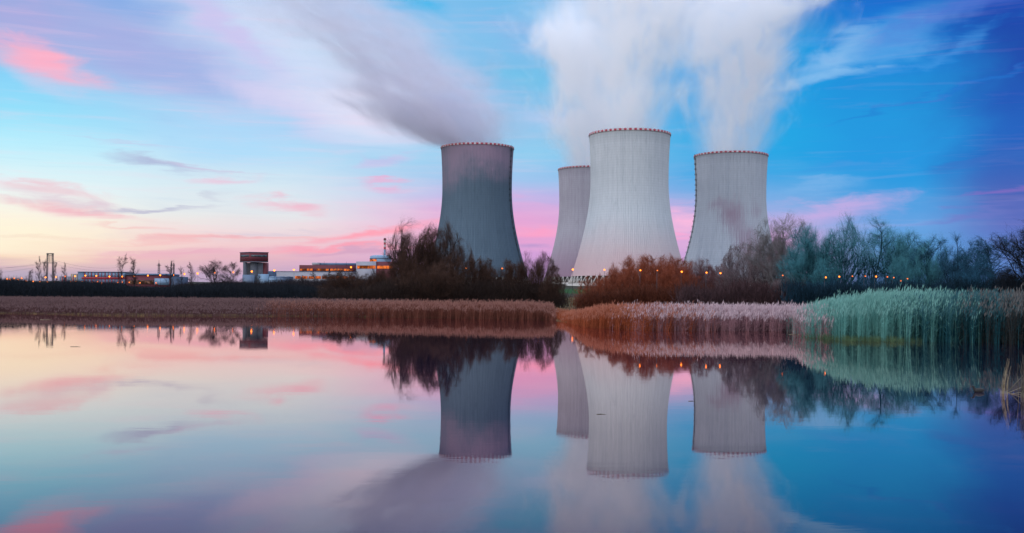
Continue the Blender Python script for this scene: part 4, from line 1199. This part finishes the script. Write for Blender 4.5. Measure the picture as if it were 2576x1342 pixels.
# --- portal pylon, masts and wires
def lattice(mb, p0, p1, w0, w1, r, n):
    p0, p1 = Vector(p0), Vector(p1)
    def ring(t):
        c = p0.lerp(p1, t); h = (w0 + (w1 - w0) * t) / 2
        return [c + Vector((sx * h, sy * h, 0)) for sx, sy in ((-1, -1), (1, -1), (1, 1), (-1, 1))]
    for i in range(n):
        a, b = ring(i / n), ring((i + 1) / n)
        for j in range(4):
            mb.bar(a[j], b[j], r, sides=4, caps=False)
            mb.bar(a[j], b[(j + 1) % 4], r * .6, sides=4, caps=False)
            mb.bar(b[j], b[(j + 1) % 4], r * .6, sides=4, caps=False)

def pylon():
    D = 820; k = D / F
    o = at(125.8, 712, D); g = gz(o.x, D)
    r = root('pylon', (o.x, D, g), 'portal shaped steel lattice pylon carrying wires, at the far left', 'pylon')
    H = at(125.8, 638.5, D).z - g
    for s in (-1, 1):
        mb = MB(); lattice(mb, (s * 2.5, 0, -2), (s * 1.95, 0, H), 1.0, .8, .13, 16); mb.build('leg', M_steel, r)
    mb = MB(); lattice(mb, (-2.6, 0, H - .3), (2.6, 0, H - .3), .9, .9, .12, 1)
    mb.bar((-2.7, 0, H), (2.7, 0, H), .30, sides=6); mb.bar((-2.7, 0, H - 1.1), (2.7, 0, H - 1.1), .22, sides=6); mb.build('crossbeam', M_steel, r)
    mb = MB(); zc = at(125.8, 662, D).z - g
    mb.bar((-5.6, 0, zc), (5.6, 0, zc), .24, sides=5); mb.bar((-5.6, 0, zc), (-2.2, 0, zc + 1.6), .14, sides=4); mb.bar((5.6, 0, zc), (2.2, 0, zc + 1.6), .14, sides=4); mb.build('crossarm', M_steel, r)
    for x in (-4.6, -.6, .6, 4.6):
        zt = zc if abs(x) > 1 else H - 1
        MB().bar((x, 0, zt), (x, 0, zt - (2.2 if abs(x) > 1 else 5.5)), .20, sides=5).build('insulator', M_steel, r)
    return o, H, g, zc
PO, PH, PG, PZC = pylon()

def mast(px, ytop, D, label, w):
    p = at(px, ytop, D); g = gz(p.x, D); h = p.z - g
    r = root('lattice_mast', (p.x, D, g), label, 'mast', 'slim masts over the long red building')
    mb = MB(); lattice(mb, (0, 0, -1), (0, 0, h * .86), w, w * .6, .11, 12); mb.build('shaft', M_steel, r)
    MB().bar((0, 0, h * .86), (0, 0, h), .16, .06, 5).build('spike', M_steel, r)
    mb = MB(); mb.box((0, 0, h * .80), (w * 1.6, w * 1.6, .25)); mb.build('platform', M_steel, r)
mast(400, 654, 720, 'slim steel lattice mast standing alone behind the long red building', 1.5)
mast(431, 655, 760, 'left one of two thin masts close together behind a bare tree', .9)
mast(437.5, 654, 760, 'right one of two thin masts close together behind a bare tree', .9)

def wire(p0, p1, sag, label):
    pts = []
    for i in range(25):
        t = i / 24; p = Vector(p0).lerp(Vector(p1), t); p.z -= sag * 4 * t * (1 - t); pts.append(p)
    o = MB().path(pts, .055, 3).build('power_wire', M_steel)
    tag(o, label, 'wire', 'wires strung from the portal pylon')
pt = lambda px, py, D: at(px, py, D)
wire(pt(120, 660, 820), pt(-180, 682, 700), 2, 'upper wire from the pylon out past the left edge')
wire(pt(120, 663, 820), pt(-180, 668, 720), 3, 'middle wire from the pylon out past the left edge')
wire(pt(118, 668, 820), pt(-180, 696, 640), 2, 'lowest wire from the pylon out past the left edge')
wire(pt(132, 654, 820), pt(300, 673, 1000), 3, 'upper wire sloping from the pylon behind the two bare trees')
wire(pt(133, 664, 820), pt(300, 682, 980), 2, 'lower wire sloping from the pylon behind the two bare trees')
wire(pt(345, 682, 900), pt(470, 672, 1000), 1.5, 'wire rising behind the slim lattice mast')

# --- guard rail along the road
def guard_rail(px0, px1, py0, py1, D, label):
    a, b = at(px0, py0, D), at(px1, py1, D)
    r = root('guard_rail', (a.x, D, min(gz(a.x, D), a.z - .7)), label, 'guard rail')
    o = Vector(r.location)
    mb = MB(); mb.box(((b - a) / 2 + (a - o)), ((b - a).x, .12, .38)); mb.build('rail', M_silo, r)
    mb = MB(); n = int((b - a).x / 4)
    for i in range(n + 1):
        p = a.lerp(b, i / n) - o; mb.bar((p.x, .15, -.6), (p.x, .15, p.z + .1), .07, sides=4)
    mb.build('post', M_steel, r)
guard_rail(292, 424, 723.5, 723.5, 622, 'pale guard rail below the long red building')
guard_rail(812, 906, 724.5, 724.5, 640, 'pale guard rail below the white hall')

# ------------------------------------------------------------------ street lamps
M_na = glow('sodium_lamp', (1.0, .21, .016), 5.5)
M_na2 = glow('sodium_lamp_dim', (1.0, .20, .016), 3.0)
_base_lamp = {}
def lamp(cx, cy, x0, y0, s, D, big, label, group):
    px, py = (x0 + cx * s) / 1.490683, (y0 + cy * s) / 1.490683
    p = at(px, py, D); g = gz(p.x, D)
    h = p.z - g
    if h < 2.2:      # keep the lamp a believable height: move it nearer along its line of sight
        for D2 in np.arange(D, 240, -10):
            q = at(px, py, D2)
            if q.z - gz(q.x, D2) >= 2.2: break
        D, p = D2, at(px, py, D2); g = gz(p.x, D); h = p.z - g
    r = root('street_lamp', (p.x, D, g), label, 'street lamp', group)
    R = (.85 if big == 2 else .70 if big == 1 else .5) * D / 1000
    pr = min(.10, .00028 * D)
    MB().bar((0, .35, -.3), (0, .35, h + .15), pr, pr * .6, 6).build('pole', M_steel, r)
    MB().bar((0, .35, h + .12), (0, -.1, h + .16), pr * .6, sides=5).box((0, -.1, h + R * .9), (min(.5, R), min(.8, R * 1.6), min(.12, R * .4))).build('arm', M_steel, r)
    key = (big, round(R, 2))
    if key not in _base_lamp:
        mb = MB().lathe([(.02, -R), (R * .7, -R * .7), (R, 0), (R * .75, R * .65), (.02, R)], 10)
        me = mesh_np('lamp_head', np.array(mb.v), mb.q, smooth=True); me.materials.append(M_na if big else M_na2)
        _base_lamp[key] = me
    link('lamp_head', _base_lamp[key], None, r, (0, -.1, h))

S1 = 800 / 1952; S5 = 1040 / 2538
ordn = ['first', 'second', 'third', 'fourth', 'fifth', 'sixth', 'seventh', 'eighth', 'ninth', 'tenth', 'eleventh', 'twelfth', 'thirteenth', 'fourteenth', 'fifteenth', 'sixteenth', 'seventeenth']
GL = 'glowing orange street lamps'
def lamp_row(pts, x0, y0, s, D, big, fmt, grp=GL):
    for i, (a, b) in enumerate(pts): lamp(a, b, x0, y0, s, D, big[i] if isinstance(big, (list, tuple)) else big, fmt % ordn[i], grp)
lamp_row([(65, 603), (88, 607), (130, 598), (167, 610), (200, 596), (240, 620), (246, 631), (305, 625)], 0, 800, S1, 620, 1, '%s from the left of the orange lamps left of the pylon')
lamp_row([(417, 587), (513, 585), (597, 580), (688, 577), (782, 572), (882, 574), (1002, 580), (1120, 580), (1227, 577), (1354, 571), (1467, 568), (1588, 565)], 0, 800, S1, 600, 1, '%s from the left in the long row of orange lamps along the red building')
lamp_row([(1688, 557), (1808, 552)], 0, 800, S1, 600, 2, '%s lamp to the right of the red building, before the bare grove')
lamp_row([(365, 627), (435, 629), (503, 631), (585, 640), (650, 627), (698, 625), (755, 626), (810, 640), (850, 632), (893, 627), (928, 640), (1032, 650), (1078, 635), (1122, 632), (1183, 633), (1282, 638), (1428, 638)], 0, 800, S1, 590, 0, '%s from the left among the small dim lamps low before the red building', 'small dim orange lamps')
for a, b, big, lab in ((14, 545, 1, 'orange lamp in the crown of the bare grove before the silo building'), (182, 541, 1, 'orange lamp left of the silo building'),
                       (352, 534, 2, 'bright orange lamp before the silo cylinders'), (558, 524, 2, 'bright orange lamp over the left end of the white hall roof'),
                       (738, 519, 2, 'bright orange lamp in the sky just left of the red upper block'), (1260, 495, 2, 'orange lamp before the right end of the red upper block'),
                       (1635, 493, 0, 'dim orange lamp at the edge of the tall brown tree')):
    lamp(a, b, 800, 800, S1, 700, big, lab, GL)
for a, b, big, lab in ((607, 502, 1, 'orange lamp before the left half of the slate blue tower'), (935, 507, 1, 'orange lamp before the right half of the slate blue tower'),
                       (1266, 511, 1, 'orange lamp against pink sky right of the slate blue tower'), (1581, 516, 2, 'orange lamp at the left foot of the largest tower'),
                       (1871, 518, 1, 'orange lamp before the left part of the largest tower')):
    lamp(a, b, 1500, 800, S1, 560, big, lab, GL)
for a, b, big, lab in ((735, 523, 1, 'orange lamp under the highest point of the rust coloured dome'), (890, 525, 0, 'dim orange lamp among rust coloured twigs'),
                       (1113, 536, 2, 'bright orange lamp over the right foot of the largest tower'), (1340, 544, 1, 'orange lamp among mauve twigs left of the purple tinted tower'),
                       (1467, 549, 1, 'orange lamp before the left part of the purple tinted tower'), (1890, 565, 1, 'orange lamp among grey twigs before the purple tinted tower')):
    lamp(a, b, 2100, 800, S1, 149.5 if a < 1200 else 140.5, big, lab, GL)
lamp_row([(328, 570), (722, 588), (845, 581), (965, 577), (1083, 577), (1182, 580), (1285, 584), (1343, 590), (1408, 620), (1469, 600)], 2800, 800, S5, 112.5, (0, 1, 1, 0, 0, 1, 0, 0, 0, 0), '%s from the left of the lamps shining among the trees behind the teal reeds')

# ------------------------------------------------------------------ things on the water
M_straw = plain('dry_straw', (.22, .18, .115), .8)
M_straw_d = plain('wet_straw', (.10, .085, .055), .7)
def sheaf(px, py, label, n, hgt, lean, seed, mat):
    R = random.Random(seed); D = CAM_H * F / uv(px, py)[1]; p = at(px, py, D)
    mb = MB()
    for i in range(n):
        b = Vector((R.gauss(0, .05), R.gauss(0, .05), -.25)); h = hgt * R.uniform(.6, 1.05)
        pts = [b + Vector((lean * h * t * t + R.gauss(0, .02) * t, R.gauss(0, .03) * t, (h + .25) * t)) for t in (0, .35, .7, 1)]
        for k in range(3): mb.bar(pts[k], pts[k + 1], .011 * (1 - .25 * k), .011 * (.75 - .25 * k), 5)
    o = mb.build('reed_tuft', mat, None, (p.x, p.y, 0)); tag(o, label, 'reeds', 'dead stems standing in open water')
sheaf(2521, 991, 'bundle of straw brown dead reed stems leaning out of the water near the right edge', 11, .95, .16, 2, M_straw)
sheaf(2572, 1000, 'dark dead reed stems at the right edge of the water', 9, 1.1, -.02, 3, M_straw_d)

def broken(px0, py0, px1, z1, label, seed, mat, r=.011):
    D = CAM_H * F / uv(px0, py0)[1]; a = at(px0, py0, D); b = at(px1, py0, D)
    mb = MB(); mb.bar((0, 0, -.03), (b.x - a.x, .25, z1), r, r * .7, 6); mb.bar((b.x - a.x, .25, z1), (b.x - a.x + .12, .3, z1 - .25), r * .7, r * .4, 6)
    o = mb.build('broken_reed', mat, None, (a.x, D, 0)); tag(o, label, 'reed stem', 'snapped reed stems')
broken(2529, 989, 2585, .16, 'pale snapped reed reaching right from the leaning bundle', 1, M_straw)
broken(2526, 992, 2590, .05, 'pale snapped reed lying almost flat on the water', 2, M_straw)
broken(2534, 985, 2583, .42, 'thin dark snapped reed angled steeply at the right edge', 3, M_straw_d)
broken(2487, 852, 2512, 1.25, 'long pale broken stem slanting out of the dark reeds', 4, M_straw, .02)
broken(2492, 853, 2520, .8, 'shorter pale broken stem slanting out of the dark reeds', 5, M_straw, .018)

def floater(px, py, w, label, rz, mat=M_straw):
    D = CAM_H * F / uv(px, py)[1]; p = at(px, py, D); L_ = w / F * D
    mb = MB(); t = .0011 * D ** .8 * .5
    mb.bar((-L_ / 2, 0, .003), (L_ * .1, .04, .006), t, t * .8, 6); mb.bar((L_ * .1, .04, .006), (L_ / 2, -.03, .002), t * .8, t * .4, 6)
    o = mb.build('floating_stem', mat, None, (p.x, D, 0)); o.rotation_euler = (0, 0, rz); tag(o, label, 'stem', 'stems floating on the pond')
floater(115, 805, 28, 'pale floating stem on the water at the far left', .1)
floater(190, 873, 26, 'dark floating stem on the water under the reflected pylon', .05, M_straw_d)
floater(2003, 842, 38, 'pale floating stem at the corner between lilac and teal reeds', .1)
floater(1512, 1043, 22, 'thin floating stem crossing the reflection of the mauve tower', .1, M_straw_d)
floater(1740, 1010, 16, 'short floating stem between two tower reflections', -.1, M_straw_d)

def duck(px, py, label):
    D = CAM_H * F / uv(px, py)[1]; p = at(px, py, D)
    r = root('duck', (p.x, D, 0), label, 'duck')
    # one continuous body: hull, tail, neck and head as a single skinned surface
    me = bpy.data.meshes.new('body')
    vs_ = [(.17, 0, .07), (.10, 0, .055), (0, 0, .045), (-.09, 0, .05), (-.13, 0, .10), (-.145, 0, .155), (-.185, 0, .165)]
    rd = [.018, .055, .075, .062, .032, .034, .022]
    me.from_pydata(vs_, [(i, i + 1) for i in range(6)], [])
    b = bpy.data.objects.new('body', me); COL.objects.link(b); b.parent = r
    sk = b.modifiers.new('skin', 'SKIN')
    for v, q in zip(me.skin_vertices[0].data, rd): v.radius = (q, q)
    me.skin_vertices[0].data[2].use_root = True
    b.modifiers.new('sub', 'SUBSURF').render_levels = 2
    me.materials.append(plain('dark_feathers', (.018, .017, .016), .6))
    MB().bar((-.19, 0, .163), (-.235, 0, .152), .014, .006, 6).build('beak', plain('dark_beak', (.05, .035, .015), .4), r)
duck(2462, 987, 'small dark duck swimming on blue water near the leaning reed bundle')
